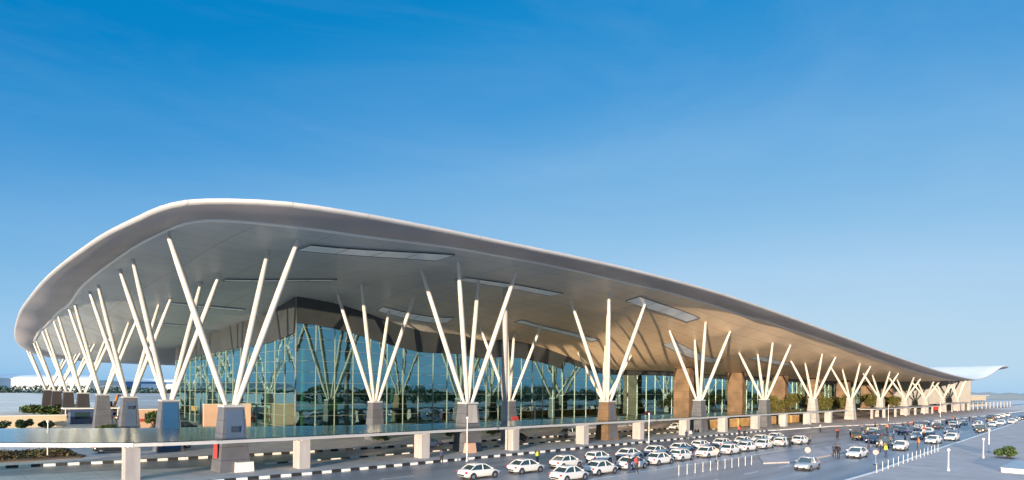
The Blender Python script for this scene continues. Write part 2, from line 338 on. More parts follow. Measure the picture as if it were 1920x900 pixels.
SOF = INNER+[(22.5, -3.7, 22.4), (32.5, 3.7, 22.6), (51.3, 4, 21.7), (61, -3, 21.4), (60, 3.7, 20.9), (79.4, 4, 19.1), (79.4, -3, 20.1), (89, -3, 18.9), (89, 4, 17.9),
             (107, -3.7, 18.2), (116, 3.7, 16.4), (135, -3.7, 17.2), (144, 3.7, 15.3), (23, 26, 22.2), (32.6, 19, 22.1), (51, 26, 20.2), (60.5, 19, 19.9), (60.4, 26, 19.4),
             (4.5, 19, 21.4), (4.5, 41.5, 20.8), (4.5, 64, 19.6), (4.5, 86, 18.6), (4.5, 109, 17.3), (4.5, 131, 16), (8, 150, 15.2),
             (18.5, 30, 21.6), (31.8, 30, 19.7), (42.5, 30, 17.8), (55, 30, 17), (74, 30, 16.4), (91, 30, 13), (110, 30, 12.9), (125, 30, 12.9), (186, 30, 12.6), (240, 30, 12.3), (280, 30, 13.2), (305, 30, 16.5), (322, 30, 19.3), (334, 30, 20), (345, 30, 19.2),
             (18.7, 57, 19.3), (18.7, 77, 18), (18.7, 108, 16.1), (20, 160, 14.9), (60, 165, 14.8), (60, 100, 17), (100, 100, 14.5), (180, 100, 13), (260, 100, 12.6), (180, 165, 13.6), (260, 165, 13.2), (322, 100, 18.2), (345, 100, 18), (318, 150, 15.5)]
soff = tps_fit(SOF, .35)
TOP = [(x, y, z+.1) for x, y, z in OUT]+[(45, 40, 25), (45, 100, 22.5), (80, 40, 22.5), (120, 40, 19.6), (120, 100, 19), (200, 40, 15.0), (200, 100, 15.2), (262, 40, 14), (262, 100, 14.6), (300, 40, 18), (322, 40, 20.9), (334, 40, 21.2), (334, 100, 20.2), (318, 100, 19.8), (296, 100, 18)]
topf = tps_fit(TOP, .1)

def resample(pts, step):
    """closed Catmull-Rom through pts, sampled about every step metres"""
    P = [Vector(p) for p in pts]; n = len(P); out = []
    for i in range(n):
        a, b, c, d = P[i-1], P[i], P[(i+1) % n], P[(i+2) % n]
        k = max(1, int((c-b).length/step))
        for j in range(k):
            t = j/k
            # centripetal-like tangents scaled by neighbouring chord lengths
            l0, l1, l2 = (b-a).length, (c-b).length, (d-c).length
            m1 = ((c-b)/l1*l0+(b-a)/l0*l1)/(l0+l1)*l1; m2 = ((d-c)/l2*l1+(c-b)/l1*l2)/(l1+l2)*l1
            out.append((2*t**3-3*t*t+1)*b+(t**3-2*t*t+t)*m1+(-2*t**3+3*t*t)*c+(t**3-t*t)*m2)
    return out
EDGE = resample(OUT, 1.6); NE = len(EDGE)
S0, S1 = Vector((45, 78)), Vector((262, 78))
def spine(p):
    q = Vector((p.x, p.y)); d = S1-S0; t = max(0, min(1, (q-S0).dot(d)/d.length_squared)); return S0+d*t
SPI = [spine(p) for p in EDGE]
def ringpts(dist):
    out = []
    for p, s in zip(EDGE, SPI):
        q = Vector((p.x, p.y)); d = s-q; out.append(q+d*(dist/d.length))
    return out
def fr_ring(f):
    return [Vector((p.x, p.y))+(s-Vector((p.x, p.y)))*f for p, s in zip(EDGE, SPI)]
def strips(b, rings, smooth=True, close=True, mi=0, flip=False):
    base = []
    for r in rings: base += r
    fs = []
    for i in range(len(rings)-1):
        for k in range(NE):
            f = (i*NE+k, i*NE+(k+1) % NE, (i+1)*NE+(k+1) % NE, (i+1)*NE+k)
            fs.append(tuple(reversed(f)) if flip else f)
    b.add(base, fs, mi, smooth)

term = empty('terminal_building', (18.7, 30, 0))
tag(term, 'huge airport terminal with a sweeping wave shaped roof over a glass front', 'building')
def tpart(b, name, m, parent=None):
    o = b.build(name, m, parent or term)
    o.location = (-18.7, -30, 0) if parent is None else (0, 0, 0)
    return o
IN = 5.0
inner = ringpts(IN)
innerz = [soff(p.x, p.y) for p in inner]
# roof sheet
b = MB(); rings = [[(p.x, p.y, p.z-.05) for p in EDGE]]
r1 = ringpts(.5); rings.append([(q.x, q.y, e.z+.06) for q, e in zip(r1, EDGE)])
FR = [.05, .1, .16, .24, .34, .46, .6, .75, .9, 1.0]
for f in FR: rings.append([(q.x, q.y, topf(q.x, q.y)) for q in fr_ring(f)])
strips(b, rings); roof = tpart(b, 'roof', M['roofwhite'])
# bright rim
b = MB(); prof = [(.0, -.05), (-.10, -.12), (-.13, -.24), (-.05, -.36), (.25, -.42)]
strips(b, [[(p.x+(q-Vector((p.x, p.y))).normalized().x*dx, p.y+(q-Vector((p.x, p.y))).normalized().y*dx, p.z+dz) for p, q in zip(EDGE, inner)] for dx, dz in prof])
tpart(b, 'roof_edge', M['rim_metal'])
# overhang strip and white trim line
b = MB(); R0 = ringpts(.25); rings = []
for t in (0, .12, .3, .55, .8, 1):
    ring = ringpts(.25+(IN-.25)*t)
    rings.append([(q.x, q.y, (e.z-.42)*(1-t)+(zi-.02)*t-.25*math.sin(math.pi*t)) for q, e, zi in zip(ring, EDGE, innerz)])
strips(b, rings); tpart(b, 'fascia', M['fascia'])
b = MB(); r2 = ringpts(IN+.28)
strips(b, [[(q.x, q.y, z+.02) for q, z in zip(inner, innerz)], [(q.x, q.y, z-.14) for q, z in zip(ringpts(IN+.03), innerz)], [(q.x, q.y, z-.16) for q, z in zip(ringpts(IN+.42), innerz)], [(q.x, q.y, z+.04) for q, z in zip(ringpts(IN+.48), innerz)]], False)
tpart(b, 'trim_line', M['trim'])
# soffit
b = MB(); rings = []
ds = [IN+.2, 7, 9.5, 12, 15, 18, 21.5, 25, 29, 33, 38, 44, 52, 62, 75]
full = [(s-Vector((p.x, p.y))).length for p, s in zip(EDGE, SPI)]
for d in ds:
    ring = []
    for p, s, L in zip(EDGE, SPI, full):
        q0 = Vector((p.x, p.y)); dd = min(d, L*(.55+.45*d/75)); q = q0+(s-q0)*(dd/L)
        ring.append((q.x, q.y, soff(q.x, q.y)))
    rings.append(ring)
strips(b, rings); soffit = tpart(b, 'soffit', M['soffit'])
# low golden sunlight painted into the soffit colour, stepped from grey to tan along X
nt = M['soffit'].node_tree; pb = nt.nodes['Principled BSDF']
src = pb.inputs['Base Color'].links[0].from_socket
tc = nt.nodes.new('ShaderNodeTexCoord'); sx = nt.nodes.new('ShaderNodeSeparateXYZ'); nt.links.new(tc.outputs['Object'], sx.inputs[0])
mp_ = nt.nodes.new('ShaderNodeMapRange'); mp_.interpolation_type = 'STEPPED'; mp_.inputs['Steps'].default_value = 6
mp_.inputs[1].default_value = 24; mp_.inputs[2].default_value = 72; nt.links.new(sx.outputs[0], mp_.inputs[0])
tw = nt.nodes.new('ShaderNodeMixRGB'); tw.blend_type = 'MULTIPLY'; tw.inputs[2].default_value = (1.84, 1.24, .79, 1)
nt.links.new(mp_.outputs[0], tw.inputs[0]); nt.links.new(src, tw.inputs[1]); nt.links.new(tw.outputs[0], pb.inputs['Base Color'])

# skylights recessed in the soffit: frames and panes following its slope
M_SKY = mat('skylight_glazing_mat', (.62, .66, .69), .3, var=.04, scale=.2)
_b = M_SKY.node_tree.nodes['Principled BSDF']; _b.inputs['Emission Color'].default_value = (.62, .78, .90, 1); _b.inputs['Emission Strength'].default_value = .035  # faint glow put into the panes in place of daylight coming through
def skylight(c):
    """c = (u0, u1, v0, v1, skew)"""
    u0, u1, v0, v1, sk = c
    b = MB(); f = MB(); N = 8; vs = []
    P = lambda s, t, dz: (u0+(u1-u0)*s, v0+(v1-v0)*t+sk*s, soff(u0+(u1-u0)*s, v0+(v1-v0)*t+sk*s)+dz)
    for i in range(N+1): vs += [P(i/N, 0, -.16), P(i/N, 1, -.16)]
    b.add(vs, [(2*i, 2*i+2, 2*i+3, 2*i+1) for i in range(N)])
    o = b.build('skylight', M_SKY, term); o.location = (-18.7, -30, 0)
    for t in (0, 1):
        f.tube([P(i/N, t, -.15) for i in range(N+1)], [.05]*(N+1), 6)
    for s in (0, .25, .5, .75, 1):
        f.tube([P(s, 0, -.15), P(s, 1, -.15)], [.03, .03], 6)
    f.build('frame', M['dark'], o)
for c in [(6.2, 20.5, -2.9, .5, -3.9), (6, 18.5, 21.0, 22.8, -4.6), (31.0, 44.0, 25.6, 27.6, -1.5), (30.2, 46.5, 3.2, 5.8, -2.2), (56.5, 75.0, 20.0, 22.2, -3.2), (56.5, 76.0, -5.6, -3.0, 1.2), (86, 112, 6.5, 9.6, 3.2),
          (5, 15, 44, 45.6, -3), (4, 14, 66, 67.6, -3), (118, 140, 4, 6.5, 1)]:
    skylight(c)

# glass walls: panes with mullions as a sub-part, dark band under the soffit
def facade(p0, p1, n, band, name='glass_wall', z0=0.0, step=1.7):
    g = MB(); m = MB(); bd = MB(); p0 = Vector(p0); p1 = Vector(p1)
    nrm = Vector((p1.y-p0.y, -(p1.x-p0.x))).normalized()
    P = lambda t: p0+(p1-p0)*t
    ztop = lambda t: soff(P(t).x, P(t).y)+.1
    vs = []
    for i in range(n+1): q = P(i/n); vs += [(q.x, q.y, z0), (q.x, q.y, ztop(i/n))]
    g.add(vs, [(2*i, 2*i+2, 2*i+3, 2*i+1) for i in range(n)])
    a = math.atan2(p1.y-p0.y, p1.x-p0.x); L = (p1-p0).length
    for i in range(n+1):
        q = P(i/n); zt = ztop(i/n)
        m.box((q.x, q.y, (z0+zt)/2), (.09, .24, zt-z0), 0, a)
    k = 1
    while z0+k*step < 22:
        z = z0+k*step; i = 0
        while i < n:
            if min(ztop(i/n), ztop((i+1)/n)) > z:
                c = P((i+.5)/n); m.box((c.x, c.y, z), (L/n-.095, .14, .05), 0, a)
            i += 1
        k += 1
    vs = []; o = nrm*.16
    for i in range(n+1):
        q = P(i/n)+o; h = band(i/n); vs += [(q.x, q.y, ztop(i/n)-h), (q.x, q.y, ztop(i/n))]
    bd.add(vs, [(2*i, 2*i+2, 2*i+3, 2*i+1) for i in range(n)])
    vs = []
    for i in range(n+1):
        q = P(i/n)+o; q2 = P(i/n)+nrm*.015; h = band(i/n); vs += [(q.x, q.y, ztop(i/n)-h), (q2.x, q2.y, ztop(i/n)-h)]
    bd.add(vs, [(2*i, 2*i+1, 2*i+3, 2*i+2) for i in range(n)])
    ow = tpart(g, name, G_TERM)
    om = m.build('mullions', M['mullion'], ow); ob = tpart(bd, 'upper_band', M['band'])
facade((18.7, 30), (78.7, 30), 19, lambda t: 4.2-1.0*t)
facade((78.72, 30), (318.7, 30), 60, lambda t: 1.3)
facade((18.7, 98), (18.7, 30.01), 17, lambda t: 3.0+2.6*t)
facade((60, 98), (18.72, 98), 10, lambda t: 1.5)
b = MB()
for z in np.arange(11.2, 15.6, .62): b.box((19.3, 43, z), (.10, 25, .16))
for v in np.arange(31, 56, 2.2): b.box((19.45, v, 13.4), (.10, .18, 4.5))
tpart(b, 'screen', M['bronze'])
# the hall behind the glass
b = MB(); b.box((168, 64, .06), (296, 66, .08)); tpart(b, 'hall_floor', M['floor'])
b = MB(); b.box((168, 72, 6), (290, .4, 11.9)); tpart(b, 'back_wall', M['interior'])
for u in range(26, 310, 28):
    for v in (44, 60):
        b = MB(); b.tube([(u, v, .1), (u, v, soff(u, v)-.05)], [.45, .45], 12); tpart(b, 'hall_column', M['legwhite'])
rq = random.Random(5); u = 24
while u < 300:
    w = rq.uniform(5, 12); b = MB(); b.box((u+w/2, 38.6, 4.55), (w, .3, 1.5)); u += w+rq.uniform(.6, 6); tpart(b, 'balcony_front', M['cream'])
b = MB(); b.box((162, 47, 3.6), (276, 16.4, .35)); tpart(b, 'mezzanine', M['interior'])
u = 62
while u < 300:
    w = rq.uniform(3, 7); b = MB(); b.box((u+w/2, 42.5, .75), (w, 1.2, 1.3)); u += w+rq.uniform(2, 8); tpart(b, 'counter', M['cream'])
# brown stone piers that carry the entrance doors
for u in (114.5, 143, 172, 201, 230, 259, 287):
    z = min(soff(u, 20), soff(u, 24), soff(u+3, 20))+.05
    b = MB(); b.box((u+1.2, 22.2, z/2), (2.4, 4.4, z), 0, 0, (1.0, .98))
    for k in range(1, 7): b.box((u+1.2, 22.2, z*k/7), (2.406, 4.406, .05), 1)
    o = b.build('entrance_pier', [M['brown'], M['dark']], term); o.location = (-18.7, -30, 0)
b = MB(); b.prism([(318.8, -3), (319.4, -3), (319.4, 100), (318.8, 100)], 0, 16.5); tpart(b, 'end_wall', M['endwall'])

# ------------------------------------------------------------------ Y-shaped tree columns
def tree_column(u, v, label, group, su=4.6, sv=3.7, skip=(), pan=None, panmat=None, w0=2.7, w1=1.75, H=6.0, cladding='stone'):
    t = empty('tree_column', (u, v, 0)); tag(t, label, 'column', group)
    b = MB(); b.box((0, 0, H/2), (w0, w0, H), 0, 0, (w1/w0, w1/w0)); 
    for k in range(1, 5):
        w = w0+(w1-w0)*k/5; b.box((0, 0, H*k/5), (w+.012, w+.012, .04), 1)
    b.build('pedestal', [M[cladding], M['dark']], t)
    b = MB(); b.box((0, 0, H+.11), (w1+.12, w1+.12, .22)); b.build('cap', M['beam'], t)
    for sx in (-1, 1):
        for sy in (-1, 1):
            if (sx, sy) in skip: continue
            tx, ty = u+sx*su, v+sy*sv; tz = soff(tx, ty)+.03
            a = Vector((sx*.36, sy*.36, H+.18)); e = Vector((sx*su, sy*sv, tz))
            b = MB(); b.tube([a, a.lerp(e, .12), a.lerp(e, .45), a.lerp(e, .8), e], [.20, .27, .31, .28, .19], 12); b.build('leg', M['legwhite'], t)

    if pan:
        w, zc, h, slope = pan; yy = lambda z: -(w0/2+(w1-w0)/2*z/H)-.03
        b = MB(); z0, z1 = zc-h/2, zc+h/2
        b.add([(-w/2, yy(z0), z0), (w/2, yy(z0), z0), (w/2*slope, yy(z1), z1), (-w/2*slope, yy(z1), z1), (-w/2, yy(z0)+.05, z0), (w/2, yy(z0)+.05, z0), (w/2*slope, yy(z1)+.05, z1), (-w/2*slope, yy(z1)+.05, z1)],
              [(0, 1, 2, 3), (1, 5, 6, 2), (4, 0, 3, 7), (3, 2, 6, 7), (0, 4, 5, 1)])
        b.build('panel', M[panmat], t)
    return t
ORD = ['first', 'second', 'third', 'fourth', 'fifth', 'sixth', 'seventh', 'eighth', 'ninth', 'tenth', 'eleventh', 'twelfth']
GF, GL, GB = 'branching columns along the front of the roof', 'branching columns along the left side of the roof', 'branching columns close to the glass front'
c0 = tree_column(0, 0, 'white branching column at the near roof corner, tallest and nearest of all, blue grey panel on its pedestal', GF, skip=[(-1, -1)], pan=(1.7, 4.4, 2.8, .86), panmat='steelpanel')
b = MB(); b.box((.0, -1.13, 4.0), (.7, .06, .55)); b.build('plaque', M['darkpanel'], c0)
b = MB(); b.box((-1.36, -.1, 2.0), (.06, 1.0, 1.3)); b.build('plaque', M['redpanel'], c0)
b = MB(); b.box((.7, -1.5, .5), (1.6, .5, 1.0), 0, 0, (.95, .8)); b.build('plinth', M['trim'], c0)
c28 = tree_column(28, 0, 'white branching column on a pedestal with a pale boxed base, second along the front from the near corner', GF, pan=(1.5, 4.8, 2.2, .85), panmat='pier')
b = MB(); b.box((-1.0, -1.75, .65), (1.5, .8, 1.3), 0, 0, (.8, .8)); b.build('plinth', M['peach'], c28)
tree_column(56, 0, 'white branching column on a brown sided pedestal, third along the front from the near corner', GF, cladding='brown', pan=(2.0, 3.0, 5.4, .7), panmat='stone')
for k in range(3, 12):
    tree_column(28*k, 0, 'white branching column along the front edge, %s from the near roof corner' % ORD[k], GF, cladding='stone' if k < 5 else 'pier', w0=2.5, w1=1.6)
LM = {1: ('bluepanel', (2.0, 3.1, 5.5, .78), ' with a bright blue panelled pedestal'), 2: ('steelpanel', (1.5, 3.2, 4.6, .85), ' with a slate blue pedestal face'), 3: (None, None, ' with a plain grey pedestal')}
for j in range(1, 8):
    pm, pn, tx = LM.get(j, (None, None, ' with a dark pedestal'))
    cj = tree_column(0, 22.6*j, 'white branching column%s, %s along the left side from the near corner' % (tx, ORD[j]), GL, su=4.5, pan=pn, panmat=pm, cladding='stone' if j < 4 else 'darkstone')
    if j == 2:
        b = MB(); b.box((0, -1.12, 4.6), (.7, .06, .5)); b.build('plaque', M['darkpanel'], cj)
for k, tx in ((1, 'left of the grey pole and nearest the glass corner'), (2, 'directly behind the grey white pole'), (3, 'hidden behind the third front column')):
    tree_column(28*k, 22.6, 'white branching column close to the glass front, %s' % tx, GB, su=4.5, H=5.6, w0=2.3, w1=1.5)

# rain pipe mast in front of the glass
p = empty('mast', (39.6, 6.0, 0)); tag(p, 'thick pale round pole rising straight from behind the walkway canopy to the soffit', 'pole')
b = MB(); zt = soff(39.6, 6.0); b.tube([(0, 0, 0), (0, 0, zt*.6), (0, 0, zt+.05)], [.50, .44, .36], 16); b.build('shaft', M['pier'], p)
b = MB(); b.box((0, 0, .2), (1.5, 1.5, .4)); b.build('base', M['pier'], p)

# ------------------------------------------------------------------ walkway canopies on concrete piers
def lin(path, u):
    for (a, b), (c, d) in zip(path, path[1:]):
        if a <= u <= c: return b+(d-b)*(u-a)/(c-a)
    return path[-1][1]
def canopy(front, back, u0, u1, step, z, label, piers, pier_w=(1.05, 1.5), group='walkway canopies along the kerb', opaque=False):
    t = empty('walkway_canopy', (u0, lin(front, u0), 0)); tag(t, label, 'canopy', group)
    off = (-u0, -lin(front, u0), 0)
    us = []; u = u0
    while u < u1-.01: us.append(u); u += step
    us.append(u1)
    F = [Vector((u, lin(front, u), z)) for u in us]; B = [Vector((u, lin(back, u), z+.12)) for u in us]
    g = MB(); vs = []
    for a, c in zip(F, B): vs += [(a.x, a.y+.2, z+.16), (c.x, c.y-.2, z+.28), (a.x, a.y+.2, z+.19), (c.x, c.y-.2, z+.31)]
    k = len(us)
    g.add(vs, [(4*i, 4*i+1, 4*i+5, 4*i+4) for i in range(k-1)]+[(4*i+2, 4*i+6, 4*i+7, 4*i+3) for i in range(k-1)])
    o = g.build('roof_panel', M['beam'] if opaque else G_CAN, t); o.location = off
    for line, nm, w, h in ((F, 'front_beam',   .34, .28), (B, 'rear_beam', .26, .28)):
        m = MB()
        for a, c in zip(line, line[1:]):
            d = c-a; m.box(((a.x+c.x)/2, (a.y+c.y)/2, (a.z+c.z)/2), (d.length+.01, w, h), 0, math.atan2(d.y, d.x))
        m.build(nm, M['beam'], t).location = off
    for i, (a, c) in enumerate(zip(F, B)):
        if i % 3: continue
        d = c-a; m = MB(); m.box(((a.x+c.x)/2, (a.y+c.y)/2, z+.02), (math.hypot(d.x, d.y)-.3, .16, .24), 0, math.atan2(d.y, d.x))
        m.build('cross_beam', M['beam'], t).location = off
    for pu in piers:
        m = MB(); pv = lin(front, pu)+.95
        m.box((pu, pv, z/2-.12), (pier_w[0], pier_w[1], z-.24)); m.box((pu, pv, z-.17), (pier_w[0]*.7, pier_w[1]*1.4, .14))
        m.build('pier', M['pier'], t).location = off
    return t
CF = [(-40, 30), (-30, 20), (-22, 11), (-15.6, 4.3), (-12, 1.2), (-7.5, -1.8), (-2, -2.8), (5.5, -3.2), (18.6, -3.4), (31, -3.5), (400, -3.6)]
CB = [(-40, 41), (-30, 34), (-22, 26.5), (-14.8, 21.6), (-10.5, 18.6), (-2.5, 15), (6.2, 11), (13, 8.6), (24, 5.4), (44, 4.6), (400, 4.6)]
canopy(CF, CB, -38, 154, 2.0, 3.05, 'long glass roofed walkway canopy on square piers, running in from the left edge', [-21.5]+[-8+13.75*i for i in range(12)])
canopy([(0, -3.6), (400, -3.6)], [(0, .5), (400, .5)], 176, 262, 3.0, 2.9, 'shorter walkway canopy on slim white posts, beyond the end of the long one', [178+12*i for i in range(8)], (.6, .6), opaque=True)
canopy([(0, -3.6), (400, -3.6)], [(0, .5), (400, .5)], 270, 440, 3.0, 3.6, 'farthest walkway canopy, below the upturned far end of the roof', [272+11*i for i in range(16)], (.38, .38), opaque=True)

# ------------------------------------------------------------------ cars
def loft(b, rings, mi=0, smooth=True):
    n = len(rings[0]); vs = [p for r in rings for p in r]; fs = []
    for i in range(len(rings)-1):
        for k in range(n): fs.append((i*n+k, i*n+(k+1) % n, (i+1)*n+(k+1) % n, (i+1)*n+k))
    fs.append(tuple(reversed(range(n)))); fs.append(tuple(range((len(rings)-1)*n, len(rings)*n)))
    b.add(vs, fs, mi, smooth)
def make_car(kind):
    t = empty('car')
    if kind == 'sedan':
        L = 4.3; st = [(-2.15, .62, .42, .78), (-2.08, .76, .30, .90), (-1.75, .82, .24, .97), (-1.2, .84, .22, .96), (0, .84, .20, .92), (.8, .84, .20, .93), (1.3, .83, .22, .88), (1.85, .78, .26, .76), (2.08, .68, .32, .66), (2.15, .56, .40, .58)]
        gh = [(-1.62, .94), (-.85, 1.40), (-.3, 1.47), (.25, 1.45), (1.18, .92)]; ax = (-1.3, 1.34)
    elif kind == 'hatch':
        L = 3.6; st = [(-1.80, .68, .40, .85), (-1.74, .78, .30, .98), (-1.4, .80, .24, 1.0), (-.9, .81, .22, .98), (0, .81, .20, .95), (.6, .81, .20, .95), (1.1, .79, .22, .90), (1.55, .73, .26, .78), (1.75, .64, .32, .68), (1.80, .54, .40, .60)]
        gh = [(-1.72, .98), (-1.4, 1.42), (-.7, 1.51), (.05, 1.49), (.95, .94)]; ax = (-1.15, 1.15)
    else:
        L = 4.4; st = [(-2.20, .74, .46, .98), (-2.14, .84, .36, 1.08), (-1.8, .88, .30, 1.10), (-1.2, .89, .28, 1.08), (0, .89, .26, 1.05), (.8, .89, .26, 1.05), (1.3, .88, .28, 1.03), (1.9, .83, .32, .96), (2.13, .74, .38, .86), (2.20, .62, .46, .74)]
        gh = [(-2.08, 1.08), (-1.82, 1.64), (-.9, 1.76), (.35, 1.72), (1.12, 1.04)]; ax = (-1.32, 1.36)
    b = MB(); rings = []
    for x, w, z0, z1 in st:
        h = z1-z0
        half = [(.72*w, z0), (.95*w, z0+.10*h), (w, z0+.35*h), (w, z0+.62*h), (.965*w, z0+.84*h), (.86*w, z1-.01), (.5*w, z1+.025)]
        rings.append([(x, y, z) for y, z in half]+[(x, -y, z) for y, z in reversed(half)])
    loft(b, rings); b.build('body', M['cwhite'], t)
    W = st[4][1]; zr = max(z for _, z in gh); b = MB(); rings = []
    for x, z in gh:
        f = (z-gh[0][1])/(zr-gh[0][1]); zb = .86*st[4][3] if True else 0; wt = W*(.90-.20*max(0, f))
        rings.append([(x, W*.9, zb), (x, (W*.9+wt)/2, (zb+z)/2), (x, wt, z-.03), (x, wt*.8, z), (x, -wt*.8, z), (x, -wt, z-.03), (x, -(W*.9+wt)/2, (zb+z)/2), (x, -W*.9, zb)])
    loft(b, rings, 0, False); b.build('windows', M['cglass'], t)
    b = MB(); rf = [gh[1], gh[2], gh[3]]; rings = []
    xs = [(gh[1][0]-.12, gh[1][1]-.03)]+rf+[(gh[3][0]+.14, gh[3][1]-.05)]
    for x, z in xs:
        wt = W*.70+.03; rings.append([(x, wt, z-.06), (x, wt, z), (x, wt*.6, z+.035), (x, -wt*.6, z+.035), (x, -wt, z), (x, -wt, z-.06)])
    loft(b, rings); b.build('roof', M['cwhite'], t)
    wt = W*.70
    for s in (-1, 1):
        for (xa, za), (xb, zb) in ((gh[0], gh[1]), (gh[4], gh[3])):
            b = MB(); b.tube([(xa, s*W*.91, za-.03), ((xa+xb)/2, s*W*.815, (za+zb)/2), (xb, s*(wt+.02), zb-.02)], [.05, .05, .05], 6); b.build('pillar', M['cwhite'], t)
        xm = (gh[2][0]+gh[3][0])/2-.05; b = MB(); b.tube([(xm, s*W*.91, gh[0][1]-.08), (xm, s*W*.825, (gh[0][1]+zr)/2-.02), (xm, s*(wt+.02), zr-.04)], [.045]*3, 6); b.build('pillar', M['cwhite'], t)
    for xw in ax:
        for s in (-1, 1):
            b = MB(); b.tube([(xw, s*(W-.20), .31), (xw, s*(W-.02), .31), (xw, s*(W+.015), .31)], [.31, .31, .27], 16); w = b.build('wheel', M['tyre'], t)
            b = MB(); b.tube([(xw, s*(W+.012), .31), (xw, s*(W+.028), .31)], [.19, .15], 10); b.build('rim', M['rim'], w)
    for xw in ax:
        for s in (-1, 1):
            b = MB(); b.tube([(xw, s*(W-.1), .34), (xw, s*(W+.006), .34)], [.375, .375], 16); b.build('wheel_arch', M['dark'], t)
    xf = st[-2][0]; zf = st[-2][3]; xr = st[1][0]; zr2 = st[1][3]
    for s in (-1, 1):
        b = MB(); b.box((xf-.03, s*st[-2][1]*.74, zf-.10), (.20, .32, .15), 0, -s*.35); b.build('headlight', M['lamp'], t)
        b = MB(); b.box((xr+.02, s*st[1][1]*.86, zr2-.16), (.18, .22, .20), 0, s*.2); b.build('taillight', M['tail'], t)
        b = MB(); b.box((gh[4][0]-.28, s*(W+.07), gh[0][1]+.08), (.14, .2, .13)); b.build('mirror', M['cwhite'], t)
    for x, z, w in ((st[-1][0]-.01, .40, .9), (st[0][0]+.01, .46, 1.0)):
        b = MB(); b.box((x, 0, z), (.10, w, .14)); b.build('bumper_trim', M['dark'], t)
    for x, z in ((st[-1][0]+.03, .47), (st[0][0]-.03, .66)):
        b = MB(); b.box((x, 0, z), (.03, .45, .10)); b.build('number_plate', M['paint_white'], t)
    return t
PROTO = {k: make_car(k) for k in ('sedan', 'hatch', 'suv')}
used = set()
def car(kind, u, v, rz, label, group, paint=None, z=.006):
    o = PROTO[kind] if kind not in used else copy_tree(PROTO[kind]); used.add(kind)
    o.location = (u, v, z); o.rotation_euler = (0, 0, rz); o.scale = (.9, .9, .9)
    tag(o, label, 'car', group)
    o.name = {'sedan': 'parked_car', 'hatch': 'parked_car', 'suv': 'parked_car'}[kind]
    if paint:
        for ch in o.children:
            if ch.name.split('.')[0] in ('body', 'roof', 'pillar', 'mirror'):
                ch.material_slots[0].link = 'OBJECT'; ch.material_slots[0].material = M[paint]
    return o
G1 = 'white taxis waiting in the near rank'; G0 = 'white taxis waiting in the rank next to the kerb'; G2 = 'cars on the road on the right'
rc = random.Random(11)
us = [20.6, 25.9, 31.2, 36.6, 41.8, 47.2, 52.6, 58.0, 63.6, 69.2, 74.8]
for i, u in enumerate(us):
    kd = 'hatch' if i in (4, 9) else 'sedan'
    car(kd, u, -21.8-1.7*max(0, (38-u)/18)+rc.uniform(-.3, .3), rc.uniform(-.05, .05), 'white %s in the taxi rank nearest the open blue road, %s from the left end' % ('hatchback' if kd == 'hatch' else 'saloon', ORD[i]), G1)
us = [15.4, 21.0, 26.6, 32.2, 37.8, 43.2, 48.8, 54.4, 60.0, 65.8, 71.6, 77.6]
for i, u in enumerate(us):
    kd = 'hatch' if i in (3, 7) else 'sedan'
    car(kd, u, -17.4+rc.uniform(-.3, .3), rc.uniform(-.05, .05), 'white %s in the rear taxi rank beside the striped kerb, %s from the left end' % ('hatchback' if kd == 'hatch' else 'saloon', ORD[i]), G0)
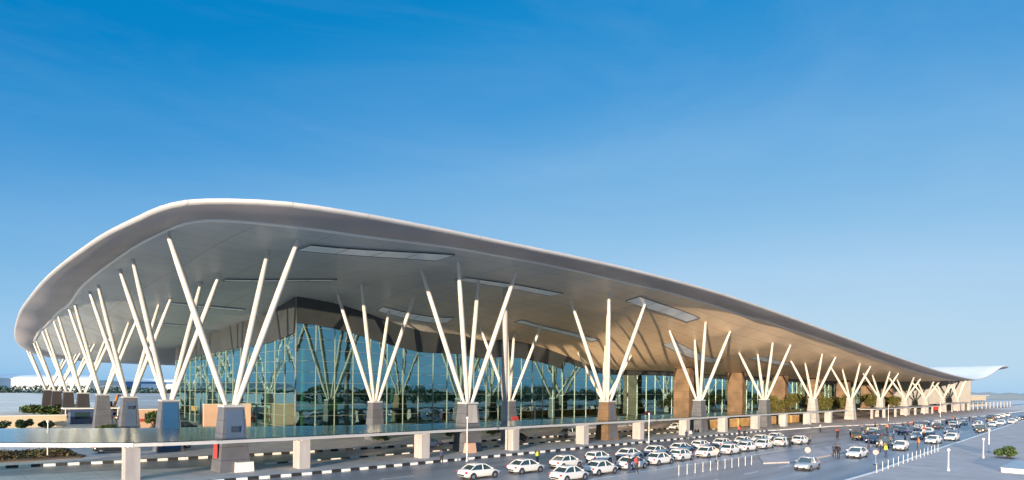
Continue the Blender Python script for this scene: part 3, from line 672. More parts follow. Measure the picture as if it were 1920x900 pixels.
RT = [('sedan', 45.0, -34.2, 'silver', 'csilver', 'silver saloon coming nearest along the right hand road, by the traffic island', 1),
      ('sedan', 61.5, -33.8, 'white', None, 'white saloon stopped next to two people in dark clothes', 1),
      ('hatch', 76.5, -34.7, 'white', None, 'white hatchback standing beside the person in the orange top', 1),
      ('suv', 79.5, -32.0, 'bronze', 'cbrown', 'dark bronze car tucked behind the white hatchback', 1),
      ('sedan', 93.5, -35.0, 'white', None, 'white saloon in the middle of the right hand road, left one of a pair', 1),
      ('sedan', 103, -35.6, 'white', None, 'white saloon in the right hand road, right one of a pair', 1),
      ('suv', 91, -25.3, 'bronze', 'cbrown', 'dark bronze off roader waiting at the end of the taxi rank', 0),
      ('sedan', 101, -25.8, 'black', 'cblack', 'black saloon behind the crowd on the road', 0),
      ('hatch', 100.5, -31.2, 'silver', 'csilver', 'silver hatchback with people standing at both sides', 1),
      ('suv', 113, -26.5, 'blue', 'cblue', 'dark blue people carrier beside the pavement', 0),
      ('sedan', 124, -31.5, 'silver', 'csilver', 'silver saloon in the middle lane just past the crowd', 1),
      ('suv', 133, -35.0, 'white', None, 'white off roader heading towards the camera on the far road', 1),
      ('sedan', 142, -33.2, 'white', None, 'white saloon right behind the white off roader', 1),
      ('hatch', 128, -25.5, 'white', None, 'white hatchback drawn up at the pink pavement', 0),
      ('sedan', 139, -26.5, 'black', 'cblack', 'black saloon drawn up at the pink pavement', 0),
      ('suv', 150, -27.5, 'silver', 'csilver', 'silver off roader drawn up at the pink pavement', 0),
      ('sedan', 164, -32.5, 'white', None, 'white saloon far along the road, left of two near the right edge', 1),
      ('sedan', 174, -32.8, 'white', None, 'white saloon far along the road, right of two near the right edge', 1),
      ('hatch', 163, -26.8, 'silver', 'csilver', 'silver hatchback far along the pavement kerb', 0),
      ('sedan', 178, -27.2, 'blue', 'cblue', 'dark blue saloon far along the pavement kerb', 0),
      ('sedan', 186, -33.5, 'white', None, 'white saloon in the outer lane past the pair near the right edge', 1),
      ('hatch', 201, -32.6, 'silver', 'csilver', 'silver hatchback in the outer lane, second from the end', 1),
      ('sedan', 216, -32.0, 'black', 'cblack', 'black saloon in the outer lane, farthest of that lane', 1),
      ('sedan', 153, -23.6, 'white', None, 'white saloon double parked against the pink pavement', 0),
      ('suv', 206, -26.5, 'bronze', 'cbrown', 'bronze off roader far along the pavement kerb, next to the last white one', 0),
      ('sedan', 220, -26.0, 'silver', 'csilver', 'silver saloon far along the pavement kerb, last but one', 0),
      ('hatch', 234, -25.4, 'white', None, 'white hatchback at the very end of the pavement kerb', 0),
      ('sedan', 117, -29.4, 'white', None, 'white saloon between the dark blue people carrier and the silver saloon', 1),
      ('hatch', 86, -28.7, 'blue', 'cblue', 'dark blue hatchback by the far tip of the traffic island', 1),
      ('sedan', 108, -22.6, 'white', None, 'white saloon pulled in just past the end of the taxi rank', 0),
      ('hatch', 119, -24.0, 'white', None, 'white hatchback between the pavement kerb and the dark blue people carrier', 0),
      ('suv', 155, -31.0, 'silver', 'csilver', 'silver people carrier in the middle lane beyond the white off roader', 1),
      ('sedan', 168, -23.6, 'black', 'cblack', 'black saloon double parked against the pink pavement', 0),
      ('hatch', 110, -34.4, 'blue', 'cblue', 'dark blue hatchback behind the pair of white saloons', 1),
      ('sedan', 247, -25.0, 'silver', 'csilver', 'tiny silver saloon at the vanishing end of the kerb', 0),
      ('suv', 192, -28, 'white', None, 'white off roader farthest along the pavement kerb', 0)]
for kd, u, v, cn, pt, lb, rev in RT:
    car(kd, u, v, (math.pi if rev else 0)+rc.uniform(-.06, .06), lb, G2, pt)
G3 = 'cars parked beside the left wing of the terminal'
for kd, u, v, rz, pt, lb in [('sedan', -5.2, 24.5, -.15, 'cblack', 'dark saloon seen under the canopy left of the nearest pier'), ('suv', 1.5, 25.5, -.1, 'cblack', 'dark off roader seen under the canopy right of the nearest pier'),
                            ('suv', 10.5, 57, .3, 'cblack', 'black off roader left of the peach wall'), ('sedan', 12.0, 48.5, .4, 'cbrown', 'bronze saloon close to the peach wall'),
                            ('hatch', 7, 84, 1.2, 'cred', 'red hatchback behind the grey pedestals on the left'), ('suv', 8, 97, 1.0, None, 'white off roader far back under the left wing of the roof'),
                            ('sedan', 5.5, 112, 1.3, None, 'white saloon farthest back under the left wing of the roof'), ('hatch', 10.2, 74, 1.4, 'cred', 'red hatchback beside the small kiosk')]:
    car(kd, u, v, rz, lb, G3, pt)
for i, u in enumerate((27, 34, 43, 55, 88, 101)):
    car(['sedan', 'hatch', 'sedan', 'suv', 'sedan', 'hatch'][i], u, 7.2, math.pi, '%s car on the lane behind the canopy, %s from the left' % (['dark blue', 'silver', 'black', 'silver', 'white', 'bronze'][i], ORD[i]), 'cars on the lane behind the canopy', ['cblue', 'csilver', 'cblack', 'csilver', None, 'cbrown'][i])

# ------------------------------------------------------------------ people
def figure(pose):
    hs, kn = pose
    P = {'pel': (0, 0, .95), 'sp': (0, 0, 1.15), 'ch': (.01, 0, 1.36), 'nk': (.01, 0, 1.50), 'hd': (.03, 0, 1.60), 'tp': (.02, 0, 1.72),
         'hl': (0, .10, .88), 'kl': (.5*hs, .11, .48), 'al': (hs-.06*kn, .11, .08), 'fl': (hs+.15, .12, .035),
         'hr': (0, -.10, .88), 'kr': (-.35*hs+.06, -.11, .48), 'ar': (-hs, -.11, .08+.04*kn), 'fr': (-hs+.15, -.12, .035),
         'sl': (.01, .19, 1.42), 'el': (-.35*hs-.02, .25, 1.15), 'wl': (-.4*hs+.10, .24, .92), 'gl': (-.4*hs+.13, .235, .83), 'tl': (-.4*hs+.15, .20, .87),
         'sr': (.01, -.19, 1.42), 'er': (.35*hs-.02, -.25, 1.15), 'wr': (.5*hs+.12, -.24, .94), 'gr': (.5*hs+.16, -.235, .85), 'tr': (.5*hs+.18, -.20, .89),
         'ns': (.13, 0, 1.60)}
    RD = dict(pel=.15, sp=.135, ch=.155, nk=.06, hd=.095, tp=.07, hl=.10, kl=.065, al=.045, fl=.035, hr=.10, kr=.065, ar=.045, fr=.035, sl=.065, el=.045, wl=.032, gl=.028, tl=.012, sr=.065, er=.045, wr=.032, gr=.028, tr=.012, ns=.014)
    E_ = [('pel', 'sp'), ('sp', 'ch'), ('ch', 'nk'), ('nk', 'hd'), ('hd', 'tp'), ('hd', 'ns'), ('pel', 'hl'), ('hl', 'kl'), ('kl', 'al'), ('al', 'fl'), ('pel', 'hr'), ('hr', 'kr'), ('kr', 'ar'), ('ar', 'fr'),
          ('ch', 'sl'), ('sl', 'el'), ('el', 'wl'), ('wl', 'gl'), ('wl', 'tl'), ('ch', 'sr'), ('sr', 'er'), ('er', 'wr'), ('wr', 'gr'), ('wr', 'tr')]
    ks = list(P); me = bpy.data.meshes.new('person_body'); me.from_pydata([P[k] for k in ks], [(ks.index(a), ks.index(b)) for a, b in E_], [])
    o = bpy.data.objects.new('tmp', me); COL.objects.link(o)
    md = o.modifiers.new('s', 'SKIN'); md.use_smooth_shade = True
    for i, k in enumerate(ks):
        me.skin_vertices[0].data[i].radius = (RD[k], RD[k]*(1.0 if k not in ('ch', 'sp', 'pel') else 1.0)); me.skin_vertices[0].data[i].use_root = (k == 'pel')
    o.modifiers.new('d', 'SUBSURF').levels = 1
    dg = bpy.context.evaluated_depsgraph_get(); nm = bpy.data.meshes.new_from_object(o.evaluated_get(dg))
    bpy.data.objects.remove(o)
    nm.materials.clear()
    for m in ('skin', 'twhite', 'tblack', 'hair'): nm.materials.append(M[m])
    for p in nm.polygons:
        z = p.center.z; y = abs(p.center.y)
        p.use_smooth = True
        if z > 1.49 or (y > .19 and z < .97 and z > .78 and p.center.y != 0): p.material_index = 0
        elif z < .10: p.material_index = 3
        elif z < .98: p.material_index = 2
        else: p.material_index = 1
    h = MB(); vs = []; fs = []; NL, NT = 10, 5
    for i in range(NT+1):
        a = i/NT*1.75
        for k in range(NL):
            f = 6.28318*k/NL; back = 1 if math.cos(f) < .3 else .62
            aa = a*back; vs.append((.005+.108*math.sin(aa)*math.cos(f), .10*math.sin(aa)*math.sin(f), 1.635+.125*math.cos(aa)))
    for i in range(NT):
        for k in range(NL): fs.append((i*NL+k, (i+1)*NL+k, (i+1)*NL+(k+1) % NL, i*NL+(k+1) % NL))
    h.add(vs, fs, 0, True); ho = h.build('hair', M['hair']); hm = ho.data; bpy.data.objects.remove(ho)
    return nm, hm
POSES = [figure((.03, 0)), figure((.20, 1)), figure((.12, .5))]
def person(u, v, rz, pose, top, legs, label, z=.006, s=1.0):
    bm_, hm = POSES[pose]
    o = bpy.data.objects.new('person', bm_); COL.objects.link(o); o.location = (u, v, z); o.rotation_euler = (0, 0, rz); o.scale = (s, s, s)
    for i, m in ((1, top), (2, legs)):
        o.material_slots[i].link = 'OBJECT'; o.material_slots[i].material = M[m]
    h = bpy.data.objects.new('hair', hm); COL.objects.link(h); h.parent = o
    return tag(o, label, 'person', 'people on the roads and pavements')
PE = [(89, -22.6, 1.0, 0, 'tblack', 'tblack', 'person in all black at the right end of the near taxi rank'),
      (57.6, -33.0, 2.8, 0, 'tblack', 'tblack', 'person in black standing at the nose of the stopped white saloon, left of two'),
      (58.6, -32.2, -2.6, 2, 'tnavy', 'tblack', 'person in navy beside the stopped white saloon, right of two'),
      (71.5, -32.2, 1.7, 1, 'tnavy', 'tnavy', 'person in navy walking across the road in front of the white hatchback'),
      (71.8, -33.6, 2.2, 0, 'twhite', 'tnavy', 'person in a white shirt standing beside the walker in navy'),
      (64.0, -36.2, -2.0, 0, 'tyellow', 'tnavy', 'person in a bright yellow top and dark trousers alone on the open road'),
      (80.5, -35.9, 2.4, 2, 'torange', 'tgrey', 'person in an orange top beside the white hatchback'),
      (81.4, -35.6, -1.0, 0, 'tred', 'tblack', 'person in a red top beside the person in orange'),
      (67.6, -23.4, .6, 2, 'tblack', 'tblack', 'person in black walking beside the near taxi rank'),
      (74.2, -23.7, 1.8, 1, 'tgrey', 'tblack', 'person in grey walking beside the near taxi rank toward its far end'),
      (74.6, -13.4, -2, 0, 'tblack', 'tblack', 'person in black standing behind the rear taxi rank'),
      (28.2, -24.3, 1.2, 0, 'tblack', 'tnavy', 'person in black between the near rank cars, left of the one in red'),
      (28.9, -24.6, -1.8, 2, 'tred', 'tblack', 'person in a red top between the second and third cars of the near rank'),
      (25.6, -14.6, -1.5, 0, 'tyellow', 'tgrey', 'person in a yellow vest by the striped kerb near the rear rank'),
      (18.0, -8.2, 1.0, 0, 'tnavy', 'tblack', 'person in navy standing on the road close to the striped kerb'),
      (93, -21.2, .4, 0, 'tred', 'tblack', 'person in red behind the bronze off roader'),
      (95.5, -22.5, -.6, 2, 'twhite', 'tblack', 'person in white behind the bronze off roader'),
      (98, -28.4, 2, 1, 'tblue', 'tblack', 'person in blue walking between the silver hatchback and the black saloon'),
      (97, -33.0, .5, 0, 'tblack', 'tgrey', 'person in black right of the silver hatchback'),
      (106, -31.0, -.5, 2, 'twhite', 'tnavy', 'person in white left of the silver saloon'),
      (110, -22.8, .8, 0, 'tgrey', 'tblack', 'person in grey on the kerb near the dark blue people carrier'),
      (118, -22.2, 2.8, 1, 'torange', 'tblack', 'person in orange walking along the pink pavement kerb'),
      (126, -23, .1, 0, 'tblack', 'tblack', 'person in black next to the white hatchback at the pavement'),
      (133, -22.4, 1.9, 2, 'tred', 'tnavy', 'person in red next to the black saloon at the pavement'),
      (135, -22.8, -1.2, 0, 'tblack', 'tnavy', 'person in black and navy next to the black saloon at the pavement'),
      (146, -23.4, .7, 1, 'tblue', 'tblack', 'person in blue walking along the pavement kerb past the black saloon'),
      (118, -33.0, 1.2, 2, 'tnavy', 'tnavy', 'person in navy on the road in front of the silver saloon'),
      (170, -24, 1.2, 0, 'tblack', 'tblack', 'person in black far along the pavement kerb'),
      (160, -29.6, 1.2, 0, 'tnavy', 'tblack', 'person in navy far along the road near the white saloons')]
PE += [(99, -23.6, 1, 0, 'tnavy', 'tblack', 'person in navy at the rear of the black saloon'), (103.5, -22.9, 2, 1, 'tyellow', 'tblack', 'person in a yellow top by the white saloon past the taxi rank'),
       (113.5, -29.5, .3, 2, 'tred', 'tgrey', 'person in red between two white saloons on the road'), (88, -32.5, -1, 0, 'tgrey', 'tblack', 'person in grey near the tip of the traffic island'),
       (123, -27.6, 2, 0, 'twhite', 'tgrey', 'person in white at the front of the white hatchback by the pavement'), (158, -24.4, 1, 2, 'tnavy', 'tblack', 'person in navy at the white double parked saloon'),
       (176, -22.4, 1, 0, 'tred', 'tblack', 'person in red far along the pink pavement kerb'), (186, -24.4, 2, 1, 'tblack', 'tblack', 'person in black near the far lane of parked cars'),
       (66, -8.0, 1, 0, 'tnavy', 'tblack', 'person in navy standing on the pale strip under the long canopy, left of two'), (68, -7.6, -2, 2, 'twhite', 'tgrey', 'person in a white shirt under the long canopy, right of two'),
       (83, -8.4, .4, 1, 'tred', 'tblack', 'person in a red top walking along the striped kerb'), (96, -10, 2, 0, 'tblack', 'tgrey', 'person in a black top at the end of the striped kerb'),
       (104, -14.5, -1, 2, 'twhite', 'tblack', 'person in a white top on the road before the pink pavement, left of two'), (106, -14.0, 2, 0, 'tblue', 'tnavy', 'person in blue on the road before the pink pavement, right of two'),
       (112, -19.5, .3, 1, 'tgrey', 'tnavy', 'person in grey walking between the taxi rank and the pink pavement'), (122, -19, 1.4, 0, 'tblack', 'tblack', 'person in black on the pavement edge by the dark blue people carrier'),
       (141, -21.2, 1.9, 2, 'torange', 'tgrey', 'person in orange on the pavement side of the black saloon'), (149, -31.8, -.8, 0, 'twhite', 'tnavy', 'person in white in the road behind the white off roader')]
for u, v, rz, po, tp_, lg, lb in PE: person(u, v, rz, po, tp_, lg, lb, z=.13 if -20 < v < -6 and u > 130 else .006, s=rc.uniform(.95, 1.04))

# ------------------------------------------------------------------ street furniture
def lamp_post(u, v, h, label, z=0):
    t = empty('lamp_post', (u, v, z)); tag(t, label, 'lamp post', 'thin white lamp posts')
    b = MB(); b.tube([(0, 0, 0), (0, 0, .4), (0, 0, h)], [.09, .06, .045], 10); b.build('post', M['trim'], t)
    b = MB(); b.tube([(0, 0, 0), (0, 0, .18)], [.16, .14], 10); b.build('base', M['beam'], t)
    b = MB(); b.tube([(0, 0, h-.02), (0, 0, h+.06), (0, 0, h+.2), (0, 0, h+.26)], [.05, .13, .14, .05], 12); b.build('lantern', M['trim'], t)
lamp_post(22.0, -7.4, 4.6, 'thin white lamp post in front of the second front column')
lamp_post(56.5, -7.4, 4.3, 'thin white lamp post beside the third front column, near the middle of the taxi ranks')
lamp_post(-11.5, 22.2, 3.8, 'thin white lamp post beside the planted bed on the left')
lamp_post(1.2, 55, 5.5, 'thin white lamp post between the grey and slate blue left pedestals')
lamp_post(52.5, 12.5, 5.5, 'thin white lamp post in front of the glass, right of the thick pole')
lamp_post(166, -10, 4.2, 'thin white lamp post on the pink pavement near the shorter canopy', .13)
lamp_post(215, -12, 4.5, 'thin white lamp post far along the pink pavement', .13)
lamp_post(54.6, -44.2, 2.0, 'short white lamp post on the pavement at the lower right, nearest the camera', .12)
lamp_post(72.0, -44.4, 2.2, 'short white lamp post on the lower right pavement, middle one of three', .12)
lamp_post(82.0, -43.5, 2.9, 'taller white lamp post by the bush at the right edge', .12)

def bollard_proto():
    t = empty('bollard'); b = MB(); b.tube([(0, 0, 0), (0, 0, .85), (0, 0, .93), (0, 0, .96)], [.025, .022, .022, .01], 8); b.build('post', M['trim'], t)
    b = MB(); b.tube([(0, 0, 0), (0, 0, .05)], [.08, .07], 8); b.build('base', M['beam'], t)
    return t
bp_ = bollard_proto(); first = True
for (line, lb, gr, z) in (([(31+1.35*i, -27.9-.07*i) for i in range(11)], 'slim white bollard in the short row left of the traffic island', 'slim white bollards beside the taxi road', .006),
                       ([(47+2.2*i, -39.9+.085*i) for i in range(15)], 'slim white bollard in the long row on the lower right pavement edge', 'slim white bollards along the lower right pavement', .12)):
    for x, y in line:
        o = bp_ if first else copy_tree(bp_); first = False
        o.location = (x, y, z); tag(o, lb, 'bollard', gr)
def disc_sign(u, v, h, r, label):
    t = empty('round_sign', (u, v, .006), 0); tag(t, label, 'sign')
    b = MB(); b.tube([(0, 0, 0), (0, 0, h)], [.025, .02], 8); b.build('post', M['pier'], t)
    d = Vector((-18.4-u, -57.8-v, 0)).normalized()
    b = MB(); b.tube([Vector((0, 0, h))-d*.01, Vector((0, 0, h))+d*.045], [r, r], 20); b.build('disc', M['pinkdisc'], t)
    b = MB(); b.tube([(0, 0, 0), (0, 0, .1)], [.25, .2], 12); b.build('foot', M['dark'], t)
disc_sign(55.0, -37.6, 1.4, .27, 'round pale pink sign on a post on the open road at the lower right')
disc_sign(51.5, -31.8, 1.4, .30, 'round pale pink sign on a post beside the silver saloon')
disc_sign(44.0, -24.8, 1.2, .26, 'round pale pink sign on a post beside the near taxi rank')

# things beside the left wing
b = MB(); b.box((13.4, 44, 2.45), (7.2, .5, 4.9)); w = b.build('wall', M['peach']); tag(w, 'tall plain peach wall behind the near corner column', 'wall')
b = MB(); b.box((13.4, 44, 4.96), (7.3, .62, .12)); b.build('coping', M['tan'], w)
b = MB(); b.box((-16.5, 80, 1.05), (25.4, .5, 2.1)); w = b.build('wall', M['tan']); tag(w, 'long low tan wall behind the shrubs at the left edge', 'wall')
b = MB(); b.box((-16.5, 80, 2.16), (25.6, .66, .12)); b.build('coping', M['trim'], w)
t = empty('cabin', (1.0, 88, 0)); tag(t, 'small dark blue cabin with a flat white roof behind the left pedestals', 'cabin')
b = MB(); b.box((0, 0, 1.5), (7, 3.4, 3)); b.build('wall', M['cblue'], t)
b = MB(); b.box((0, 0, 3.1), (9.2, 4.4, .22)); b.build('roof', M['trim'], t)
b = MB(); b.box((-1.6, -1.72, 1.7), (2.4, .05, 1.3)); b.build('window', M['cglass'], t)
b = MB(); b.box((2.0, -1.72, 1.1), (1.0, .06, 2.1)); b.build('door', M['dark'], t)
for x in (-4.3, 4.3):
    b = MB(); b.box((x, -1.9, 1.5), (.15, .15, 3.0)); b.build('post', M['trim'], t)
t = empty('kiosk', (6.8, 68, 0)); tag(t, 'small peach kiosk with a red band between the blue and slate pedestals', 'kiosk')
b = MB(); b.box((0, 0, 1.7), (4.2, 3, 3.4)); b.build('wall', M['peach'], t)
b = MB(); b.box((0, -.1, 1.5), (4.3, 3.1, .5)); b.build('band', M['redpanel'], t)
b = MB(); b.box((0, 0, 3.47), (4.6, 3.4, .14)); b.build('roof', M['trim'], t)
b = MB(); b.box((.3, -1.54, 2.3), (1.8, .08, .9)); b.build('window', M['cglass'], t)
# orange excavator seen through the legs
t = empty('excavator', (9.5, 122, 0), .9); tag(t, 'orange excavator with a raised arm far back under the left wing', 'excavator')
b = MB(); b.box((0, 0, 1.6), (3, 2.4, 1.3)); b.build('body', M['orange'], t)
b = MB(); b.box((.7, .6, 2.9), (1.3, 1.1, 1.5), 0, 0, (.85, .9)); b.build('cab', M['cglass'], t)
for s in (-1, 1):
    b = MB(); b.prism([(-1.9, s*1.1-.3), (1.9, s*1.1-.3), (1.9, s*1.1+.3), (-1.9, s*1.1+.3)], .1, .8); b.build('track', M['tyre'], t)
b = MB(); b.tube([(1.2, -.3, 2.0), (3.0, -.3, 5.2), (5.6, -.3, 4.6), (6.0, -.3, 2.2)], [.32, .28, .22, .15], 8); b.build('arm', M['orange'], t)
b = MB(); b.box((5.9, -.3, 1.7), (.9, 1.1, .9), 0, 0, (.6, 1)); b.build('bucket', M['dark'], t)
# red signs and white trolley shelter by the glass
for u, v, lb in ((54.5, 19.5, 'small red board standing right of the thick pole by the glass'), (98, 21, 'small red board left of the first brown entrance pier'), (112, 17, 'small red board right of the first brown entrance pier')):
    t = empty('red_board', (u, v, .006)); tag(t, lb, 'sign', 'red boards standing by the glass front')
    b = MB(); b.box((0, 0, 2.2), (1.6, .12, 1.5)); b.build('panel', M['redpanel'], t)
    for s in (-1, 1):
        b = MB(); b.tube([(s*.6, 0, 0), (s*.6, 0, 1.5)], [.05, .05], 8); b.build('leg', M['beam'], t)
# long white planters with low shrubs in front of the entrance
def shrub(u, v, z, r, n, size, m, label, cat='shrub', group=None, seed=0, name='shrub', stems=5):
    rn = random.Random(seed+int(u*13+v*7)); t = empty(name, (u, v, z)); tag(t, label, cat, group)
    b = MB()
    nb = 5+int(max(r[0], r[1])*1.5)
    for i in range(nb):
        c = (rn.uniform(-.62, .62)*r[0], rn.uniform(-.62, .62)*r[1], r[2]*rn.uniform(.7, 1.35))
        b.leaves(c, (r[0]*rn.uniform(.3, .5), r[1]*rn.uniform(.3, .5), r[2]*rn.uniform(.35, .6)), n//nb, size, rn)
    b.build('foliage', M[m], t)
    b = MB()
    for i in range(stems):
        a = rn.uniform(0, 6.28); b.tube([(0, 0, 0), (math.cos(a)*r[0]*.25, math.sin(a)*r[1]*.25, r[2]*.7), (math.cos(a)*r[0]*.5, math.sin(a)*r[1]*.5, r[2]*1.3)], [.05, .035, .015], 6)
    b.build('stems', M['bark'], t)
    return t
for i, (u, lb) in enumerate(((74, 'left'), (84, 'middle'), (94, 'right'))):
    t = empty('planter', (u, 20.5, .006)); tag(t, 'low white planter left of the first brown entrance pier, %s one of three' % lb, 'planter', 'white planters at the entrance')
    b = MB(); b.box((0, 0, .5), (8.6, 1.6, 1.0)); b.build('trough', M['trim'], t)
    b = MB(); b.box((0, 0, 1.01), (8.3, 1.3, .04)); b.build('soil', M['bark'], t)
    shrub(u, 20.5, 1.0, (4.0, .6, .45), 1400, .11, 'leafdark', 'dark green clipped shrub in the %s white planter' % lb, group='shrubs in the white planters', seed=i)

def tree(u, v, h, r, n, size, m, label, group, seed=0, trunk=.35):
    rn = random.Random(seed*31+int(u)); t = empty('tree', (u, v, 0)); tag(t, label, 'tree', group)
    b = MB(); lean = rn.uniform(-.3, .3); th = h*trunk
    b.tube([(0, 0, 0), (lean*.3, 0, th*.6), (lean, .1, th*1.3), (lean, .1, h*.8)], [.17, .13, .10, .03], 8)
    ends = []
    for i in range(7):
        a = rn.uniform(0, 6.28); rr_ = rn.uniform(.4, .85)*r; e = Vector((lean+math.cos(a)*rr_, math.sin(a)*rr_, h*rn.uniform(.5, .92))); ends.append(e)
        s = Vector((lean*.8, .05, th*rn.uniform(.8, 1.5))); b.tube([s, s.lerp(e, .5)+Vector((0, 0, .15)), e], [.07, .05, .02], 6)
    b.build('trunk', M['bark'], t)
    b = MB()
    for e in ends+[Vector((lean, 0, h*.9)), Vector((lean, .1, h*.65))]:
        q = rn.uniform(.34, .55)*r; b.leaves(e, (q, q, q*.8), n//9, size, rn, 0, .25)
    b.build('crown', M[m], t)
GT = 'small trees along the far end of the glass front'
pos = ['beside the second brown pier', 'left of the shorter canopy', 'above the left end of the shorter canopy', 'above the middle of the shorter canopy', 'above the right end of the shorter canopy', 'between the two far canopies', 'above the left end of the farthest canopy', 'above the farthest canopy, nearest the upturned roof end']
for i, u in enumerate((148, 163, 178, 194, 211, 229, 247, 266)):
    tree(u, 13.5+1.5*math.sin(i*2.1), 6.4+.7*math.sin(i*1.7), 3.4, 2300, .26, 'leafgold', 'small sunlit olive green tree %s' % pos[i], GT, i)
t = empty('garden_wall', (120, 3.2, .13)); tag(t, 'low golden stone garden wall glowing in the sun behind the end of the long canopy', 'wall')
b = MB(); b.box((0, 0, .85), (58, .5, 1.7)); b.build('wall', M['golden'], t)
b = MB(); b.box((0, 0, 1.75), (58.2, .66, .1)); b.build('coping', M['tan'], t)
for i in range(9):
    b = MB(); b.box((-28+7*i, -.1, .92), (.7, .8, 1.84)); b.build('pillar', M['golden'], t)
for i, (u, v, r, lb) in enumerate([(24.5, 26.6, (3.6, 1.0, .8), 'just right of the glass corner'), (33.5, 26.8, (4.0, 1.0, .7), 'behind the column nearest the glass corner'), (45, 26.6, (4.2, 1.0, .8), 'behind the thick pale pole'), (57, 26.6, (4.6, 1.0, .75), 'behind the column by the pale pole'), (69, 26.8, (4.4, 1.0, .8), 'behind the third front column')]):
    shrub(u, v, 0, r, 1700, .16, 'leafdark', 'long dark hedge along the glass foot, %s' % lb, 'hedge', 'hedges along the foot of the glass front', seed=40+i, name='hedge')
# planted bed and shrubs at the left
rn = random.Random(21)
b = MB(); b.prism([(-60, 21), (-8.8, 20.4), (-8.2, 22), (-9.8, 29), (-60, 36)], 0, .16); tag(b.build('planting_bed', M['bark']), kind='structure')
b = MB()
for _ in range(9000):
    u = rn.uniform(-42, -9); v = rn.uniform(21.4, 29+(u+9.8)*-.13)
    hgt = .25+.35*abs(math.sin(u*.7)*math.cos(v*.5))
    b.leaves((u, v, .16+hgt*rn.random()), (.1, .1, .05), 1, .16, rn)
tag(b.build('ground_cover', M['leafred']), 'low red and green ground cover filling the planted bed at the left', 'plants', kind='stuff')
GS = 'shrubs in front of the tan wall'
for i, (u, v, r, lb) in enumerate([(-14, 74, (2.0, 1.3, .9), 'dark shrub before the tan wall, at the left edge of the photo'), (-10.4, 73, (1.6, 1.2, 1.05), 'dark shrub before the middle of the tan wall'), (-7.0, 73.5, (1.5, 1.1, .8), 'dark shrub before the right end of the tan wall')]):
    shrub(u, v, 0, r, 1500, .2, 'leafdark', lb, group=GS, seed=i)
shrub(-2.5, 122, 0, (6.5, 3.5, 1.7), 3600, .3, 'leaf', 'wide rounded green bush behind the tan wall', seed=5)
shrub(1.4, 62, 0, (3.4, 1.2, .7), 1500, .16, 'leaf', 'low green shrub at the foot of the grey left pedestal', seed=6)
shrub(2.0, 41, 0, (2.8, 1.2, .6), 1300, .15, 'leaf', 'low green shrub at the foot of the slate blue pedestal', seed=7)
tree(4.6, 52, 3.6, 1.3, 900, .18, 'leaf', 'small loose green tree between the slate and bright blue pedestals', None, 9, .25)
shrub(76, -46.2, .12, (2.4, 1.4, .8), 1700, .16, 'leaf', 'green bush on the pavement at the right edge', seed=8)
t = empty('planter', (62.5, -49.2, .12)); tag(t, 'pale flat topped planter at the lower right corner', 'planter')
b = MB(); b.box((0, 0, .2), (9, 2.6, .4)); b.build('trough', M['trim'], t)
b = MB(); b.box((0, 0, .43), (9.2, 2.8, .06)); b.build('coping', M['beam'], t)
shrub(26, 17.5, 0, (1.6, 1.0, .7), 900, .15, 'leafdark', 'dark shrub before the glass, right of the column nearest the glass corner', seed=12)
shrub(38.6, 16.5, 0, (1.4, 1.0, .8), 900, .15, 'leaf', 'green shrub before the glass, left of the thick pole', seed=13)
shrub(47.5, 17.5, 0, (1.8, 1.0, .7), 900, .15, 'leaf', 'green shrub before the glass, right of the thick pole', seed=14)
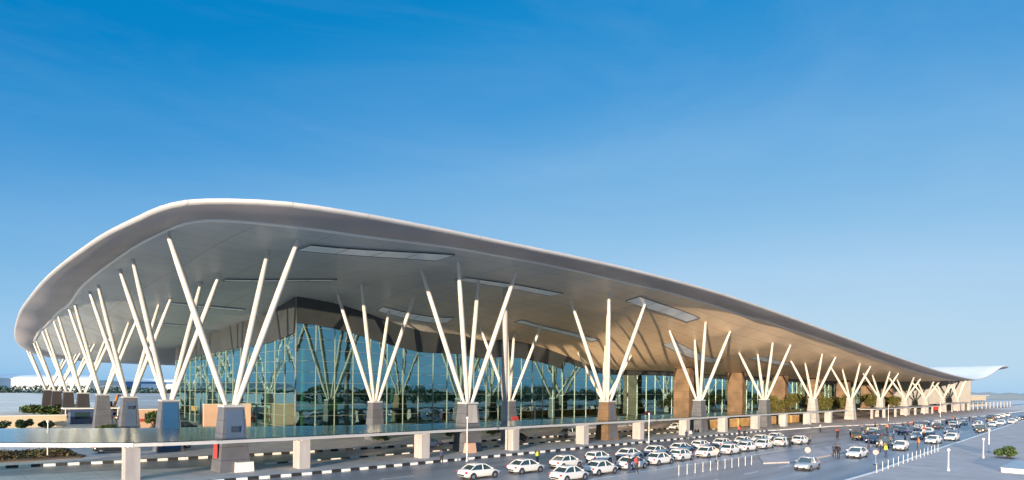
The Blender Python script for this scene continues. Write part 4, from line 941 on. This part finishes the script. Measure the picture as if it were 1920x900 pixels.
# red bus and far sheds
t = empty('far_building', (420, 30, 0)); tag(t, 'long low pale building at the far right beyond the upturned roof end', 'building')
b = MB(); b.box((0, 0, 3.2), (120, 30, 6.4)); b.build('wall', M['tan'], t)
b = MB(); b.box((0, 0, 6.55), (123, 33, .3)); b.build('roof', M['trim'], t)
for i in range(14):
    b = MB(); b.box((-54+8.2*i, -15.03, 2.2), (5.4, .1, 2.6)); b.build('window', M['cglass'], t)
t = empty('bus', (302, 5.5, .006)); tag(t, 'red bus far away behind the farthest canopy', 'bus')
b = MB(); b.box((0, 0, 1.75), (11, 2.5, 2.7)); b.build('body', M['cred'], t)
b = MB(); b.box((0, 0, 2.2), (10.4, 2.52, .9)); b.build('windows', M['cglass'], t)
b = MB(); b.box((0, 0, 3.16), (10.6, 2.3, .14)); b.build('roof', M['trim'], t)
for x in (-3.6, 3.4):
    for s in (-1, 1):
        b = MB(); b.tube([(x, s*1.0, .48), (x, s*1.27, .48)], [.48, .48], 14); b.build('wheel', M['tyre'], t)
for (x, y, w, d, h, rz, lb, mm) in [(62, 940, 100, 60, 17, -.1, 'long low white hangar on the horizon at the left edge', 'hangar'), (205, 980, 90, 50, 15, -.2, 'low blue walled hangar on the horizon seen between the left columns', 'hangblue'), (-2, 920, 26, 30, 19, 0, 'tall blue shed on the horizon at the far left', 'hangblue')]:
    t = empty('hangar', (x, y, 0), rz); tag(t, lb, 'hangar')
    b = MB(); b.box((0, 0, h*.4), (w, d, h*.8)); b.build('wall', M[mm], t)
    b = MB(); N = 10; vs = []
    for i in range(N+1):
        a = math.pi*i/N
        for sx in (-1, 1): vs.append((sx*(w/2+1), -math.cos(a)*(d/2+1), h*.8+math.sin(a)*h*.35))
    b.add(vs, [(2*i, 2*i+1, 2*i+3, 2*i+2) for i in range(N)]+[tuple(2*i for i in range(N+1)), tuple(2*i+1 for i in range(N+1))]); b.build('roof', M['hangar'], t)
    b = MB(); b.box((0, -d/2-.3, h*.3), (w*.5, .5, h*.6)); b.build('door', M['hangar'], t)
b = MB(); rn = random.Random(4)
for _ in range(26000):
    x = rn.uniform(-1500, 250); hh = 4.0+1.2*math.sin(x*.031)+1*math.sin(x*.011+1)
    b.leaves((x, 640+(x+500)*-.12+rn.uniform(-10, 10), max(3, hh)*rn.random()**1.6), (2, 2, .5), 1, 1.2, rn)
tag(b.build('treeline', M['leafdark']), 'dark line of distant trees along the airfield horizon', 'trees', kind='stuff')
b = MB()
for _ in range(15000):
    x = rn.uniform(-30, 560); hh = 6.5+1.6*math.sin(x*.13)+1.2*math.sin(x*.051+1)
    b.leaves((x, -150+rn.uniform(-5, 5), rn.uniform(.2, max(2, hh))), (1, 1, .6), 1, .9, rn)
tag(b.build('treeline', M['leafdark']), 'dark belt of trees across the road, mirrored in the glass front', 'trees', kind='stuff')
